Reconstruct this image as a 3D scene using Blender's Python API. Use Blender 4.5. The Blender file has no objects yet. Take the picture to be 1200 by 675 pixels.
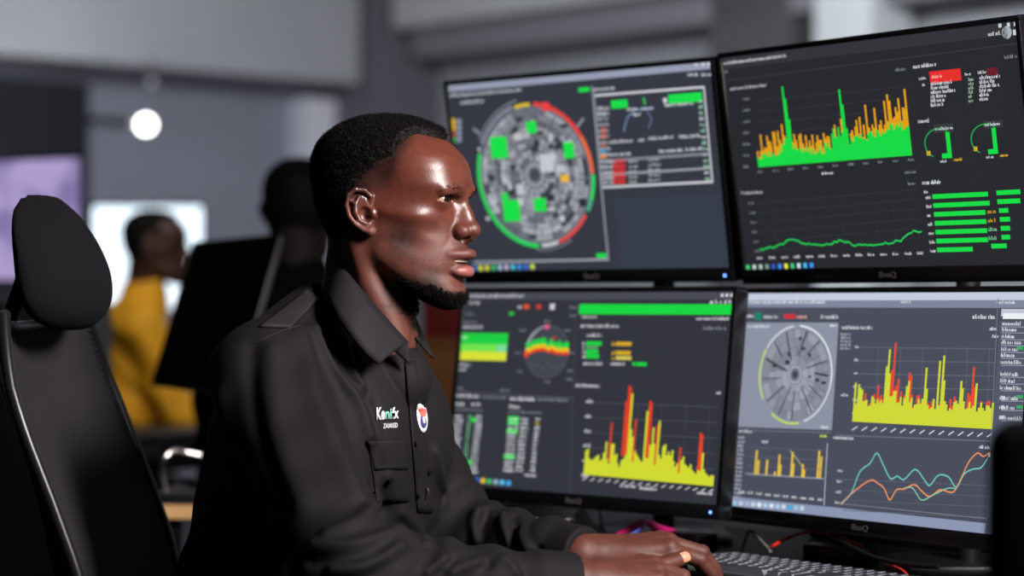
import bpy, bmesh, math, random
import numpy as np
from mathutils import Vector, Matrix

# ------------------------------------------------------------------ camera, world, lights, exposure
SC = bpy.context.scene
COL = SC.collection
FPX = 2700.0                      # focal length in pixels of the 1200 px wide frame
CAM_Z = 1.10
CAM_PITCH = math.radians(0.379)
cam_d = bpy.data.cameras.new('camera')
cam_d.sensor_width = 36.0
cam_d.lens = FPX / 1200.0 * 36.0
cam_d.clip_start = 0.05
cam_d.dof.use_dof = True
cam_d.dof.focus_distance = 2.88
cam_d.dof.aperture_fstop = 2.5
cam_d.dof.aperture_blades = 0
cam = bpy.data.objects.new('camera', cam_d)
cam.location = (0, 0, CAM_Z)
cam.rotation_euler = (math.pi / 2 + CAM_PITCH, 0, 0)
COL.objects.link(cam)
SC.camera = cam

world = bpy.data.worlds.new('world')
SC.world = world
world.use_nodes = True
world.node_tree.nodes['Background'].inputs[0].default_value = (0.55, 0.6, 0.75, 1)
world.node_tree.nodes['Background'].inputs[1].default_value = 0.012

vs = SC.view_settings
vs.view_transform = 'Standard'
vs.look = 'None'
vs.exposure = 0.0
vs.gamma = 1.0
vs.use_curve_mapping = False


def area_light(name, loc, target, size, power, color, size_y=None, spread=180):
    l = bpy.data.lights.new(name, 'AREA')
    l.energy = power
    l.color = color
    l.size = size
    if size_y:
        l.shape = 'RECTANGLE'
        l.size_y = size_y
    l.spread = math.radians(spread)
    o = bpy.data.objects.new(name, l)
    o.location = loc
    d = Vector(target) - Vector(loc)
    o.rotation_euler = d.to_track_quat('-Z', 'Y').to_euler()
    COL.objects.link(o)
    return o


# key: unseen source read off the face highlights; its LED panel housing is added
KEY_LOC = (1.14, 1.66, 2.02)
KEY_AIM = (-0.06, 2.9, 1.22)
key_light = area_light('key_light', KEY_LOC, KEY_AIM, 0.55, 19.5, (1.0, 0.93, 0.89), spread=80)
# unseen ceiling lights added to brighten the far walls
far_fill = area_light('far_fill', (-1.3, 9.2, 2.95), (-1.3, 11.5, 1.2), 1.2, 45.0, (0.88, 0.92, 1.0), 0.25)
far_fill2 = area_light('far_fill', (1.2, 8.6, 2.95), (1.6, 10.5, 1.9), 1.2, 70.0, (0.95, 0.97, 1.0), 0.25)

mid_fill = area_light('mid_fill', (-0.7, 5.9, 2.93), (-1.15, 7.6, 1.0), 1.2, 9.0, (1.0, 0.96, 0.9), 0.25, spread=110)  # unseen light added to brighten the man in yellow


def P(px, py, d):
    """world point at depth d (world y) seen at photo pixel (px, py)"""
    u = (px - 600.0) / FPX
    v = (337.5 - py) / FPX
    c, s = math.cos(CAM_PITCH), math.sin(CAM_PITCH)
    y = c - s * v
    z = s + c * v
    return Vector((u * d / y, d, CAM_Z + z * d / y))


# ------------------------------------------------------------------ object helpers
def empty(name, loc=(0, 0, 0), label=None, cat=None, group=None):
    o = bpy.data.objects.new(name, None)
    o.location = loc
    o.empty_display_size = 0.05
    COL.objects.link(o)
    if label:
        o['label'] = label
    if cat:
        o['category'] = cat
    if group:
        o['group'] = group
    return o


def tag(o, label=None, cat=None, group=None, kind=None):
    if label:
        o['label'] = label
    if cat:
        o['category'] = cat
    if group:
        o['group'] = group
    if kind:
        o['kind'] = kind
    return o


def link(name, me, mat=None, parent=None, smooth=False):
    """link mesh (in world coordinates) as an object; keeps the world placement below its parent"""
    o = bpy.data.objects.new(name, me)
    COL.objects.link(o)
    if mat is not None:
        for m in (mat if isinstance(mat, (list, tuple)) else [mat]):
            me.materials.append(m)
    if smooth:
        me.polygons.foreach_set('use_smooth', [True] * len(me.polygons))
    if parent is not None:
        o.parent = parent
        pm = Matrix.Identity(4)
        q = parent
        chain = []
        while q is not None:
            chain.append(q)
            q = q.parent
        for q in reversed(chain):
            pm = pm @ q.matrix_parent_inverse @ q.matrix_basis
        o.matrix_parent_inverse = pm.inverted()
    return o


def from_bm(name, bm, mat=None, parent=None, smooth=False, autosmooth=None):
    me = bpy.data.meshes.new(name)
    bm.normal_update()
    bm.to_mesh(me)
    bm.free()
    o = link(name, me, mat, parent, smooth)
    if autosmooth:
        me.set_sharp_from_angle(angle=math.radians(autosmooth))
    return o


def frame(origin, yaw=0.0, pitch=0.0, roll=0.0):
    """matrix: local x right, y into, z up"""
    return Matrix.Translation(origin) @ Matrix.Rotation(yaw, 4, 'Z') @ Matrix.Rotation(pitch, 4, 'X') @ Matrix.Rotation(roll, 4, 'Y')


def bm_box(bm, lo, hi, M=None, bevel=0.0, seg=2):
    lo, hi = Vector(lo), Vector(hi)
    c = (lo + hi) / 2
    d = hi - lo
    r = bmesh.ops.create_cube(bm, size=1.0)
    vs_ = r['verts']
    for v in vs_:
        v.co = Vector((v.co.x * d.x, v.co.y * d.y, v.co.z * d.z)) + c
    if bevel:
        es = list({e for v in vs_ for e in v.link_edges})
        rb = bmesh.ops.bevel(bm, geom=es, offset=bevel, segments=seg, affect='EDGES', profile=0.5)
        vs_ = list({v for f in rb['faces'] for v in f.verts} | {v for v in vs_ if v.is_valid})
        seen = set(vs_)
        stack = list(vs_)
        while stack:
            v = stack.pop()
            for e in v.link_edges:
                w = e.other_vert(v)
                if w not in seen:
                    seen.add(w)
                    stack.append(w)
        vs_ = list(seen)
    if M is not None:
        for v in vs_:
            v.co = M @ v.co
    return vs_


def box(name, lo, hi, mat, parent=None, M=None, bevel=0.0, seg=2):
    bm = bmesh.new()
    bm_box(bm, lo, hi, M, bevel, seg)
    return from_bm(name, bm, mat, parent, smooth=bevel > 0, autosmooth=40 if bevel > 0 else None)


def catmull(pts, n=8, closed=False):
    pts = [np.array(p, float) for p in pts]
    out = []
    m = len(pts)
    rng = m if closed else m - 1
    for i in range(rng):
        if closed:
            p0, p1, p2, p3 = pts[(i - 1) % m], pts[i], pts[(i + 1) % m], pts[(i + 2) % m]
        else:
            p1, p2 = pts[i], pts[i + 1]
            p0 = pts[i - 1] if i > 0 else 2 * p1 - p2
            p3 = pts[i + 2] if i + 2 < m else 2 * p2 - p1
        for k in range(n):
            t = k / n
            out.append(0.5 * ((2 * p1) + (-p0 + p2) * t + (2 * p0 - 5 * p1 + 4 * p2 - p3) * t * t + (-p0 + 3 * p1 - 3 * p2 + p3) * t ** 3))
    if not closed:
        out.append(pts[-1])
    return out


def bm_tube(bm, pts, radius, seg=8, closed=False, caps=True):
    """tube along points; radius a number or list"""
    pts = [Vector(p) for p in pts]
    n = len(pts)
    rad = radius if isinstance(radius, (list, tuple)) else [radius] * n
    rings = []
    up = Vector((0, 0, 1))
    prev_n = None
    for i, p in enumerate(pts):
        if closed:
            t = (pts[(i + 1) % n] - pts[i - 1])
        else:
            t = pts[min(i + 1, n - 1)] - pts[max(i - 1, 0)]
        if t.length < 1e-9:
            t = Vector((0, 0, 1))
        t.normalize()
        if prev_n is None:
            a = up if abs(t.z) < 0.9 else Vector((1, 0, 0))
            nn = (a - t * a.dot(t)).normalized()
        else:
            nn = (prev_n - t * prev_n.dot(t))
            nn = nn.normalized() if nn.length > 1e-6 else Vector((1, 0, 0))
        prev_n = nn
        b = t.cross(nn)
        rings.append([bm.verts.new(p + (nn * math.cos(2 * math.pi * k / seg) + b * math.sin(2 * math.pi * k / seg)) * rad[i]) for k in range(seg)])
    for i in range(n if closed else n - 1):
        A, B = rings[i], rings[(i + 1) % n]
        for k in range(seg):
            bm.faces.new((A[k], A[(k + 1) % seg], B[(k + 1) % seg], B[k]))
    if caps and not closed:
        bm.faces.new(list(reversed(rings[0])))
        bm.faces.new(rings[-1])
    return rings


def tube(name, pts, radius, mat, parent=None, seg=8, smooth_n=0, closed=False):
    bm = bmesh.new()
    if smooth_n:
        pts = catmull(pts, smooth_n, closed)
    bm_tube(bm, pts, radius, seg, closed)
    bmesh.ops.recalc_face_normals(bm, faces=bm.faces)
    return from_bm(name, bm, mat, parent, smooth=True, autosmooth=50)


def cyl(name, p0, p1, r0, mat, parent=None, r1=None, seg=24, bevel=0.0):
    bm = bmesh.new()
    p0, p1 = Vector(p0), Vector(p1)
    r1 = r0 if r1 is None else r1
    if bevel:
        d = (p1 - p0)
        u = d.normalized() * bevel
        bm_tube(bm, [p0, p0 + u * 0.001 + u * 0.3, p0 + u, p1 - u, p1 - u * 0.3, p1],
                [r0 - bevel, r0 - bevel * 0.3, r0, r1, r1 - bevel * 0.3, r1 - bevel], seg)
    else:
        bm_tube(bm, [p0, p1], [r0, r1], seg)
    bmesh.ops.recalc_face_normals(bm, faces=bm.faces)
    return from_bm(name, bm, mat, parent, smooth=True, autosmooth=40)


def quad_strip(name, rows, mat, parent=None, thick=0.0, smooth=True, close_u=False, offset=-1.0):
    """grid of points -> surface (with solid thickness made of real faces through a solidify modifier)"""
    nu, nv = len(rows), len(rows[0])
    verts = [tuple(p) for r in rows for p in r]
    faces = []
    for i in range(nu if close_u else nu - 1):
        for j in range(nv - 1):
            a, b = i, (i + 1) % nu
            faces.append((a * nv + j, b * nv + j, b * nv + j + 1, a * nv + j + 1))
    me = bpy.data.meshes.new(name)
    me.from_pydata(verts, [], faces)
    o = link(name, me, mat, parent, smooth)
    if thick:
        m = o.modifiers.new('solid', 'SOLIDIFY')
        m.thickness = thick
        m.offset = offset
    return o


# ------------------------------------------------------------------ materials
def srgb(r, g, b):
    def f(c):
        c /= 255.0
        return c / 12.92 if c <= 0.04045 else ((c + 0.055) / 1.055) ** 2.4
    return (f(r), f(g), f(b), 1.0)


def material(name, color, rough=0.5, metal=0.0, spec=0.5, noise=0.0, nscale=30.0, bump=0.0, bscale=200.0, emit=None, estr=0.0, coat=0.0, sheen=0.0):
    m = bpy.data.materials.new(name)
    m.use_nodes = True
    nt = m.node_tree
    b = nt.nodes['Principled BSDF']
    b.inputs['Base Color'].default_value = color
    b.inputs['Roughness'].default_value = rough
    b.inputs['Metallic'].default_value = metal
    b.inputs['Specular IOR Level'].default_value = spec
    if coat:
        b.inputs['Coat Weight'].default_value = coat
    if sheen:
        b.inputs['Sheen Weight'].default_value = sheen
    if emit:
        b.inputs['Emission Color'].default_value = emit
        b.inputs['Emission Strength'].default_value = estr
    tc = nt.nodes.new('ShaderNodeTexCoord')
    if noise:
        n = nt.nodes.new('ShaderNodeTexNoise')
        n.inputs['Scale'].default_value = nscale
        n.inputs['Detail'].default_value = 5
        nt.links.new(tc.outputs['Object'], n.inputs['Vector'])
        mr = nt.nodes.new('ShaderNodeMapRange')
        mr.inputs['From Min'].default_value = 0.25
        mr.inputs['From Max'].default_value = 0.75
        mr.inputs['To Min'].default_value = 1 - noise
        mr.inputs['To Max'].default_value = 1 + noise
        nt.links.new(n.outputs['Fac'], mr.inputs['Value'])
        mx = nt.nodes.new('ShaderNodeVectorMath')
        mx.operation = 'SCALE'
        mx.inputs[0].default_value = color[:3]
        nt.links.new(mr.outputs[0], mx.inputs['Scale'])
        nt.links.new(mx.outputs[0], b.inputs['Base Color'])
    if bump:
        n2 = nt.nodes.new('ShaderNodeTexNoise')
        n2.inputs['Scale'].default_value = bscale
        n2.inputs['Detail'].default_value = 3
        nt.links.new(tc.outputs['Object'], n2.inputs['Vector'])
        bp = nt.nodes.new('ShaderNodeBump')
        bp.inputs['Strength'].default_value = bump
        bp.inputs['Distance'].default_value = 0.002
        nt.links.new(n2.outputs['Fac'], bp.inputs['Height'])
        nt.links.new(bp.outputs[0], b.inputs['Normal'])
    return m


def emission(name, color, strength=1.0):
    m = bpy.data.materials.new(name)
    m.use_nodes = True
    nt = m.node_tree
    nt.nodes.clear()
    o = nt.nodes.new('ShaderNodeOutputMaterial')
    e = nt.nodes.new('ShaderNodeEmission')
    e.inputs[0].default_value = color
    e.inputs[1].default_value = strength
    nt.links.new(e.outputs[0], o.inputs[0])
    return m


M_BLACK = material('black_plastic', srgb(22, 22, 25), 0.45, noise=0.1, nscale=60)
M_BLACK_GLOSS = material('black_gloss_plastic', srgb(16, 16, 19), 0.25)
M_DARK = material('dark_plastic', srgb(34, 34, 38), 0.5, noise=0.1)
M_METAL = material('dark_metal', srgb(70, 70, 74), 0.35, metal=1.0)
M_CHROME = material('chrome', srgb(210, 205, 205), 0.18, metal=1.0)
# ------------------------------------------------------------------ implicit surfaces -> mesh (naive surface nets on sparse blocks)
F32 = np.float32


def smin(a, b, k):
    h = np.clip(0.5 + 0.5 * (b - a) / k, 0, 1)
    return b + (a - b) * h - k * h * (1 - h)


def smax(a, b, k):
    return -smin(-a, -b, k)


def s_sphere(p, c, r):
    return np.sqrt(((p - np.array(c, F32)) ** 2).sum(1)) - r


def s_ell(p, c, r, R=None):
    q = p - np.array(c, F32)
    if R is not None:
        q = q @ np.array(R, F32)
    r = np.array(r, F32)
    k0 = np.sqrt(((q / r) ** 2).sum(1))
    k1 = np.sqrt(((q / (r * r)) ** 2).sum(1)) + 1e-9
    return k0 * (k0 - 1.0) / k1


def s_cap(p, a, b, r0, r1=None):
    r1 = r0 if r1 is None else r1
    a = np.array(a, F32)
    b = np.array(b, F32)
    ab = b - a
    L2 = float(ab @ ab) + 1e-12
    t = np.clip(((p - a) @ ab) / L2, 0, 1)
    q = p - a - t[:, None] * ab
    return np.sqrt((q * q).sum(1)) - (r0 + (r1 - r0) * t)


def s_chain(p, pts, rad, k=None):
    d = None
    for i in range(len(pts) - 1):
        e = s_cap(p, pts[i], pts[i + 1], rad[i], rad[i + 1])
        d = e if d is None else (np.minimum(d, e) if k is None else smin(d, e, k))
    return d


def s_rbox(p, c, half, r, R=None):
    q = p - np.array(c, F32)
    if R is not None:
        q = q @ np.array(R, F32)
    q = np.abs(q) - (np.array(half, F32) - r)
    return np.sqrt((np.maximum(q, 0) ** 2).sum(1)) + np.minimum(q.max(1), 0) - r


def vnoise(p, seed=0):
    """smooth value noise in -1..1, p (N,3)"""
    i = np.floor(p).astype(np.int64)
    f = (p - i).astype(F32)
    f = f * f * (3 - 2 * f)
    def h(dx, dy, dz):
        n = (i[:, 0] + dx) * 374761393 + (i[:, 1] + dy) * 668265263 + (i[:, 2] + dz) * 2147483647 + seed * 1274126177
        n = (n ^ (n >> 13)) * 1274126177
        n = n ^ (n >> 16)
        return ((n & 0xFFFF).astype(F32) / 32767.5) - 1.0
    x, y, z = f[:, 0], f[:, 1], f[:, 2]
    a = h(0, 0, 0) * (1 - x) + h(1, 0, 0) * x
    b = h(0, 1, 0) * (1 - x) + h(1, 1, 0) * x
    c = h(0, 0, 1) * (1 - x) + h(1, 0, 1) * x
    d = h(0, 1, 1) * (1 - x) + h(1, 1, 1) * x
    return (a * (1 - y) + b * y) * (1 - z) + (c * (1 - y) + d * y) * z


def polygonize(f, lo, hi, h, margin=1.7, B=16):
    lo = np.array(lo, float)
    hi = np.array(hi, float)
    nb = np.ceil((hi - lo) / (h * B)).astype(int)
    bi = np.stack(np.meshgrid(*[np.arange(n) for n in nb], indexing='ij'), -1).reshape(-1, 3)
    cen = (lo + (bi + 0.5) * h * B).astype(F32)
    keep = np.abs(f(cen)) < h * B * 0.87 * margin
    bi = bi[keep]
    g = np.arange(B + 1)
    off = np.stack(np.meshgrid(g, g, g, indexing='ij'), -1).reshape(-1, 3)
    K = 1 << 20
    def key(ijk):
        return (ijk[:, 0] * K + ijk[:, 1]) * K + ijk[:, 2]
    vk, vp, quads = [], [], []
    corners = np.array([[i, j, k] for i in (0, 1) for j in (0, 1) for k in (0, 1)])
    edges = [(a, b) for a in range(8) for b in range(a + 1, 8) if np.abs(corners[a] - corners[b]).sum() == 1]
    CH = 48
    for s in range(0, len(bi), CH):
        blk = bi[s:s + CH]
        gi = blk[:, None, :] * B + off[None]
        pts = (lo + gi.reshape(-1, 3) * h).astype(F32)
        v = f(pts).reshape(len(blk), B + 1, B + 1, B + 1)
        neg = v < 0
        cnt = np.zeros((len(blk), B, B, B), np.int8)
        for c in corners:
            cnt += neg[:, c[0]:B + c[0], c[1]:B + c[1], c[2]:B + c[2]]
        act = np.argwhere((cnt > 0) & (cnt < 8))
        if not len(act):
            continue
        b_, ijk = act[:, 0], act[:, 1:]
        acc = np.zeros((len(act), 3))
        num = np.zeros(len(act))
        cv = np.stack([v[b_, ijk[:, 0] + c[0], ijk[:, 1] + c[1], ijk[:, 2] + c[2]] for c in corners], 1)
        for a, b in edges:
            va, vb = cv[:, a], cv[:, b]
            m = (va < 0) != (vb < 0)
            t = np.where(m, va / np.where(m, va - vb, 1), 0)
            pos = corners[a] + t[:, None] * (corners[b] - corners[a])
            acc += np.where(m[:, None], pos, 0)
            num += m
        gc = blk[b_] * B + ijk
        vk.append(key(gc))
        vp.append(lo + (gc + acc / num[:, None]) * h)
        for ax in range(3):
            sl0 = [slice(0, B)] * 3
            sl1 = [slice(0, B)] * 3
            sl1[ax] = slice(1, B + 1)
            n0 = neg[(slice(None),) + tuple(sl0)]
            n1 = neg[(slice(None),) + tuple(sl1)]
            e = np.argwhere(n0 != n1)
            if not len(e):
                continue
            gcell = blk[e[:, 0]] * B + e[:, 1:]
            flip = n0[e[:, 0], e[:, 1], e[:, 2], e[:, 3]]
            u = np.zeros(3, int)
            w = np.zeros(3, int)
            u[(ax + 1) % 3] = 1
            w[(ax + 2) % 3] = 1
            q = np.stack([key(gcell - u - w), key(gcell - w), key(gcell), key(gcell - u)], 1)
            q = np.where(flip[:, None], q, q[:, ::-1])
            quads.append(q)
    vk = np.concatenate(vk)
    vp = np.concatenate(vp)
    quads = np.concatenate(quads)
    o = np.argsort(vk)
    vk, vp = vk[o], vp[o]
    ix = np.searchsorted(vk, quads)
    ix = np.clip(ix, 0, len(vk) - 1)
    ok = (vk[ix] == quads).all(1)
    return vp, ix[ok]


def join_soup(parts):
    V, Q, n = [], [], 0
    for v, q in parts:
        V.append(v)
        Q.append(q + n)
        n += len(v)
    return np.concatenate(V), np.concatenate(Q)


def mesh_np(name, V, Q):
    me = bpy.data.meshes.new(name)
    me.vertices.add(len(V))
    me.vertices.foreach_set('co', np.asarray(V, F32).ravel())
    k = Q.shape[1]
    me.loops.add(len(Q) * k)
    me.loops.foreach_set('vertex_index', Q.astype(np.int32).ravel())
    me.polygons.add(len(Q))
    me.polygons.foreach_set('loop_start', np.arange(0, len(Q) * k, k, dtype=np.int32))
    me.polygons.foreach_set('use_smooth', np.ones(len(Q), bool))
    me.update(calc_edges=True)
    me.validate()
    return me


def set_color(me, name, rgb):
    a = me.color_attributes.new(name, 'FLOAT_COLOR', 'POINT')
    c = np.ones((len(me.vertices), 4), F32)
    c[:, :3] = rgb
    a.data.foreach_set('color', c.ravel())


def sstep(a, b, x):
    t = np.clip((x - a) / (b - a), 0, 1)
    return t * t * (3 - 2 * t)
# ------------------------------------------------------------------ the hall: walls meet in a far corner, rotated like the desk
M_WALL = material('painted_wall', srgb(150, 152, 166), 0.85, noise=0.06, nscale=3)
M_WALL_R = material('painted_wall_side', srgb(158, 160, 166), 0.85, noise=0.06, nscale=3)
M_BEAM = material('beam_paint', srgb(176, 178, 182), 0.85, noise=0.05, nscale=3)
M_CEIL = material('ceiling_paint', srgb(190, 190, 192), 0.9, noise=0.04, nscale=3)
M_FLOOR = material('dark_floor', srgb(26, 25, 27), 0.6, noise=0.2, nscale=6)
CORNER = P(452, 355, 14.0)
ROOM_YAW = math.radians(43.0)          # left wall runs away to the right, side wall comes nearer to the right
DL = Vector((-math.cos(ROOM_YAW), -math.sin(ROOM_YAW), 0))     # along the left wall towards the camera side
DR = Vector((math.sin(ROOM_YAW), -math.cos(ROOM_YAW), 0))      # along the right wall towards the camera side
MR = Matrix.Translation((CORNER.x, CORNER.y, 0)) @ Matrix(((DL.x, DR.x, 0, 0), (DL.y, DR.y, 0, 0), (0, 0, 1, 0), (0, 0, 0, 1)))
CEIL_Z = 3.0
# room coordinates: a along the left wall, b along the right wall
def rbox(name, lo, hi, mat, kind='structure', parent=None, bevel=0.0):
    bm = bmesh.new()
    bm_box(bm, lo, hi, MR, bevel)
    bmesh.ops.recalc_face_normals(bm, faces=bm.faces)
    o = from_bm(name, bm, mat, parent)
    if kind:
        o['kind'] = kind
    return o


rbox('floor', (-0.1, -0.1, -0.1), (11, 17, 0), M_FLOOR)
rbox('ceiling', (-0.1, -0.1, CEIL_Z), (11, 17, CEIL_Z + 0.1), M_CEIL)
rbox('wall_left', (-0.1, -0.1, 0), (11, 0, CEIL_Z), M_WALL)
rbox('wall_right', (-0.1, 0, 0), (0, 17, CEIL_Z), M_WALL_R)
rbox('trim_1', (0.55, 0.001, 2.37), (10.9, 0.42, CEIL_Z - 0.001), M_BEAM)       # down-stand beam along the left wall
rbox('trim_2', (0.001, 0.6, 2.52), (0.30, 16.9, 2.68), material('grey_beam', srgb(132, 132, 138), 0.85))       # beam along the right wall
rbox('trim_3', (0.001, 0.6, 2.6805), (0.45, 16.9, CEIL_Z - 0.001), M_CEIL)
rbox('column_1', (0.001, 0.001, 0), (0.50, 0.50, CEIL_Z - 0.001), material('grey_column', srgb(112, 112, 120), 0.85))


def on_room(px, py, wall='left', gap=0.0):
    """photo pixel -> point on a wall (room coordinates a, b, z)"""
    o = Vector((0, 0, CAM_Z))
    d = P(px, py, 1.0) - o
    inv = MR.inverted()
    ol, dl = inv @ o, inv.to_3x3() @ d
    k = 1 if wall == 'left' else 0
    t = (gap - ol[k]) / dl[k]
    return ol + dl * t


# pale column standing before the right wall
c = on_room(992, 30, 'right', 0.35)
rbox('column_2', (0.06, c.y - 0.17, 0), (0.38, c.y + 0.17, CEIL_Z - 0.001), material('pale_column', srgb(214, 218, 222), 0.8))
c = on_room(878, 40, 'right', 0.35)
rbox('column_3', (0.06, c.y - 0.30, 0), (0.30, c.y + 0.22, CEIL_Z - 0.001), material('dark_column', srgb(86, 84, 88), 0.85))
# dark blind board and the pale pilaster on the left wall
c0, c1 = on_room(-60, 240, 'left', 0.1), on_room(105, 240, 'left', 0.1)
wb = rbox('wall_board', (c1.x, 0.002, 0.9), (c0.x, 0.10, 2.29), material('dark_board', srgb(24, 27, 38), 0.7), None)
tag(wb, 'tall dark navy board covering the wall above the purple screen', 'board')
c0, c1 = on_room(352, 150, 'left', 0.1), on_room(392, 150, 'left', 0.1)
rbox('column_4', (c1.x, 0.002, 0), (c0.x, 0.14, 2.299), material('pale_pilaster', srgb(240, 240, 252), 0.8))
# ------------------------------------------------------------------ the four monitors of the desk
M_SCREEN = bpy.data.materials.new('screen_picture')
M_SCREEN.use_nodes = True
_nt = M_SCREEN.node_tree
_b = _nt.nodes['Principled BSDF']
_at = _nt.nodes.new('ShaderNodeAttribute')
_at.attribute_name = 'tint'
_nt.links.new(_at.outputs['Color'], _b.inputs['Emission Color'])
_b.inputs['Emission Strength'].default_value = 1.0
_b.inputs['Base Color'].default_value = (0.004, 0.004, 0.005, 1)
_b.inputs['Roughness'].default_value = 0.45
_b.inputs['Specular IOR Level'].default_value = 0.2
M_LED = emission('blue_led', srgb(90, 130, 255), 6.0)
M_LOGO = material('bezel_lettering', srgb(96, 92, 92), 0.5)
SW, SH = 0.5313, 0.2989


class Screen:
    """flat picture on a monitor: shapes are given in photo pixels and drawn on the screen plane in its own u, v metres"""
    def __init__(s, M, w, h):
        s.M, s.w, s.h = M, w, h
        s.inv = M.inverted()
        s.V, s.F, s.C = [], [], []
        s.layer = 0

    def uv(s, px, py):
        o = Vector((0, 0, CAM_Z))
        d = P(px, py, 1.0) - o
        ol, dl = s.inv @ o, s.inv.to_3x3() @ d
        t = (0.0 - ol.y) / dl.y
        q = ol + dl * t
        return q.x, q.z

    def poly(s, uvs, col):
        n = len(s.V)
        off = -0.0002 - 0.00006 * s.layer
        uvs = [(min(max(u, -s.w / 2), s.w / 2), min(max(v, -s.h / 2), s.h / 2)) for u, v in uvs]
        s.V += [(u, off, v) for u, v in uvs]
        s.F.append(tuple(range(n, n + len(uvs))))
        s.C += [col] * len(uvs)

    def up(s):
        s.layer += 1

    def rect(s, x0, y0, x1, y1, col):
        a, b = s.uv(x0, y0), s.uv(x1, y1)
        s.rect_uv(a[0], b[1], b[0], a[1], col)

    def rect_uv(s, u0, v0, u1, v1, col):
        s.poly([(u0, v0), (u1, v0), (u1, v1), (u0, v1)], col)

    def line(s, pts, wpx, col):
        p = [np.array(s.uv(*q)) for q in pts]
        s.line_uv(p, wpx * s.px, col)

    def line_uv(s, p, w, col):
        for a, b in zip(p[:-1], p[1:]):
            d = b - a
            L = np.linalg.norm(d)
            if L < 1e-6:
                continue
            n = np.array((-d[1], d[0])) / L * w / 2
            e = d / L * w * 0.2
            s.poly([tuple(a - e + n), tuple(a - e - n), tuple(b + e - n), tuple(b + e + n)], col)

    def text(s, x0, y0, x1, hpx, col, seed=0, words=None):
        """a line of tiny lettering, too small to read: strokes of uneven height grouped in words"""
        rg = random.Random(seed * 7919 + int(x0 * 13 + y0 * 7))
        a, b = s.uv(x0, y0), s.uv(x1, y0)
        h = hpx * s.px
        u = a[0]
        while u < b[0]:
            wl = rg.randint(3, 9)
            for _ in range(wl):
                w = h * rg.uniform(0.16, 0.34)
                hh = h * rg.choice((0.62, 0.7, 0.7, 1.0))
                if u + w > b[0]:
                    break
                s.rect_uv(u, a[1] - h * 0.5, u + w, a[1] - h * 0.5 + hh, col)
                if rg.random() < 0.45:
                    s.rect_uv(u, a[1] - h * (0.1 if rg.random() < .5 else 0.5), u + w * 2.0, a[1] - h * (0.1 if rg.random() < .5 else 0.5) + h * 0.16, col)
                u += w + h * rg.uniform(0.12, 0.26)
            u += h * 0.35

    def disc(s, c, ru, rv, col, a0=0, a1=360, inner=0.0, n=40):
        """ellipse / ring sector; angles clockwise from 12 o'clock"""
        n = max(3, int(n * (a1 - a0) / 360) + 2)
        A = [math.radians(a0 + (a1 - a0) * i / n) for i in range(n + 1)]
        for t0, t1 in zip(A[:-1], A[1:]):
            o = [(c[0] + ru * math.sin(t), c[1] + rv * math.cos(t)) for t in (t0, t1)]
            if inner <= 0:
                s.poly([c, o[0], o[1]], col)
            else:
                i_ = [(c[0] + ru * inner * math.sin(t), c[1] + rv * inner * math.cos(t)) for t in (t0, t1)]
                s.poly([i_[0], o[0], o[1], i_[1]], col)

    def bars(s, x0, y0, x1, y1, heights, col, second=None):
        """bar chart standing on the line (x0,y0)-(x1,y1); heights in pixels"""
        n = len(heights)
        a, b = np.array(s.uv(x0, y0)), np.array(s.uv(x1, y1))
        for i, h in enumerate(heights):
            p, q = a + (b - a) * i / n, a + (b - a) * (i + 1.05) / n
            s.poly([tuple(p), tuple(q), (q[0], q[1] + h * s.px), (p[0], p[1] + h * s.px)], col)

    def build(s, parent):
        me = bpy.data.meshes.new('screen_picture')
        me.from_pydata([tuple(s.M @ Vector(v)) for v in s.V], [], s.F)
        set_color(me, 'tint', np.array(s.C))
        o = link('screen_picture', me, M_SCREEN, parent)
        return o


def C(r, g, b, k=1.0):
    c = srgb(r, g, b)
    return (c[0] * k, c[1] * k, c[2] * k)


def text_mesh(name, body, M, size, mat, parent, bold=0.0, sx=1.0, extrude=0.0003):
    cu = bpy.data.curves.new('txt', 'FONT')
    cu.body = body
    cu.size = size
    cu.offset = bold
    cu.extrude = extrude
    cu.align_x = 'CENTER'
    cu.align_y = 'CENTER'
    ob = bpy.data.objects.new('txt', cu)
    COL.objects.link(ob)
    dg = bpy.context.evaluated_depsgraph_get()
    me = bpy.data.meshes.new_from_object(ob.evaluated_get(dg))
    bpy.data.objects.remove(ob)
    me.transform(M @ Matrix.Rotation(math.pi / 2, 4, 'X') @ Matrix.Diagonal((sx, 1, 1, 1)))
    me.name = name
    o = link(name, me, None, parent)
    o.data.materials.clear()
    o.data.materials.append(mat)
    return o


DESK_Z = 0.732


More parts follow.
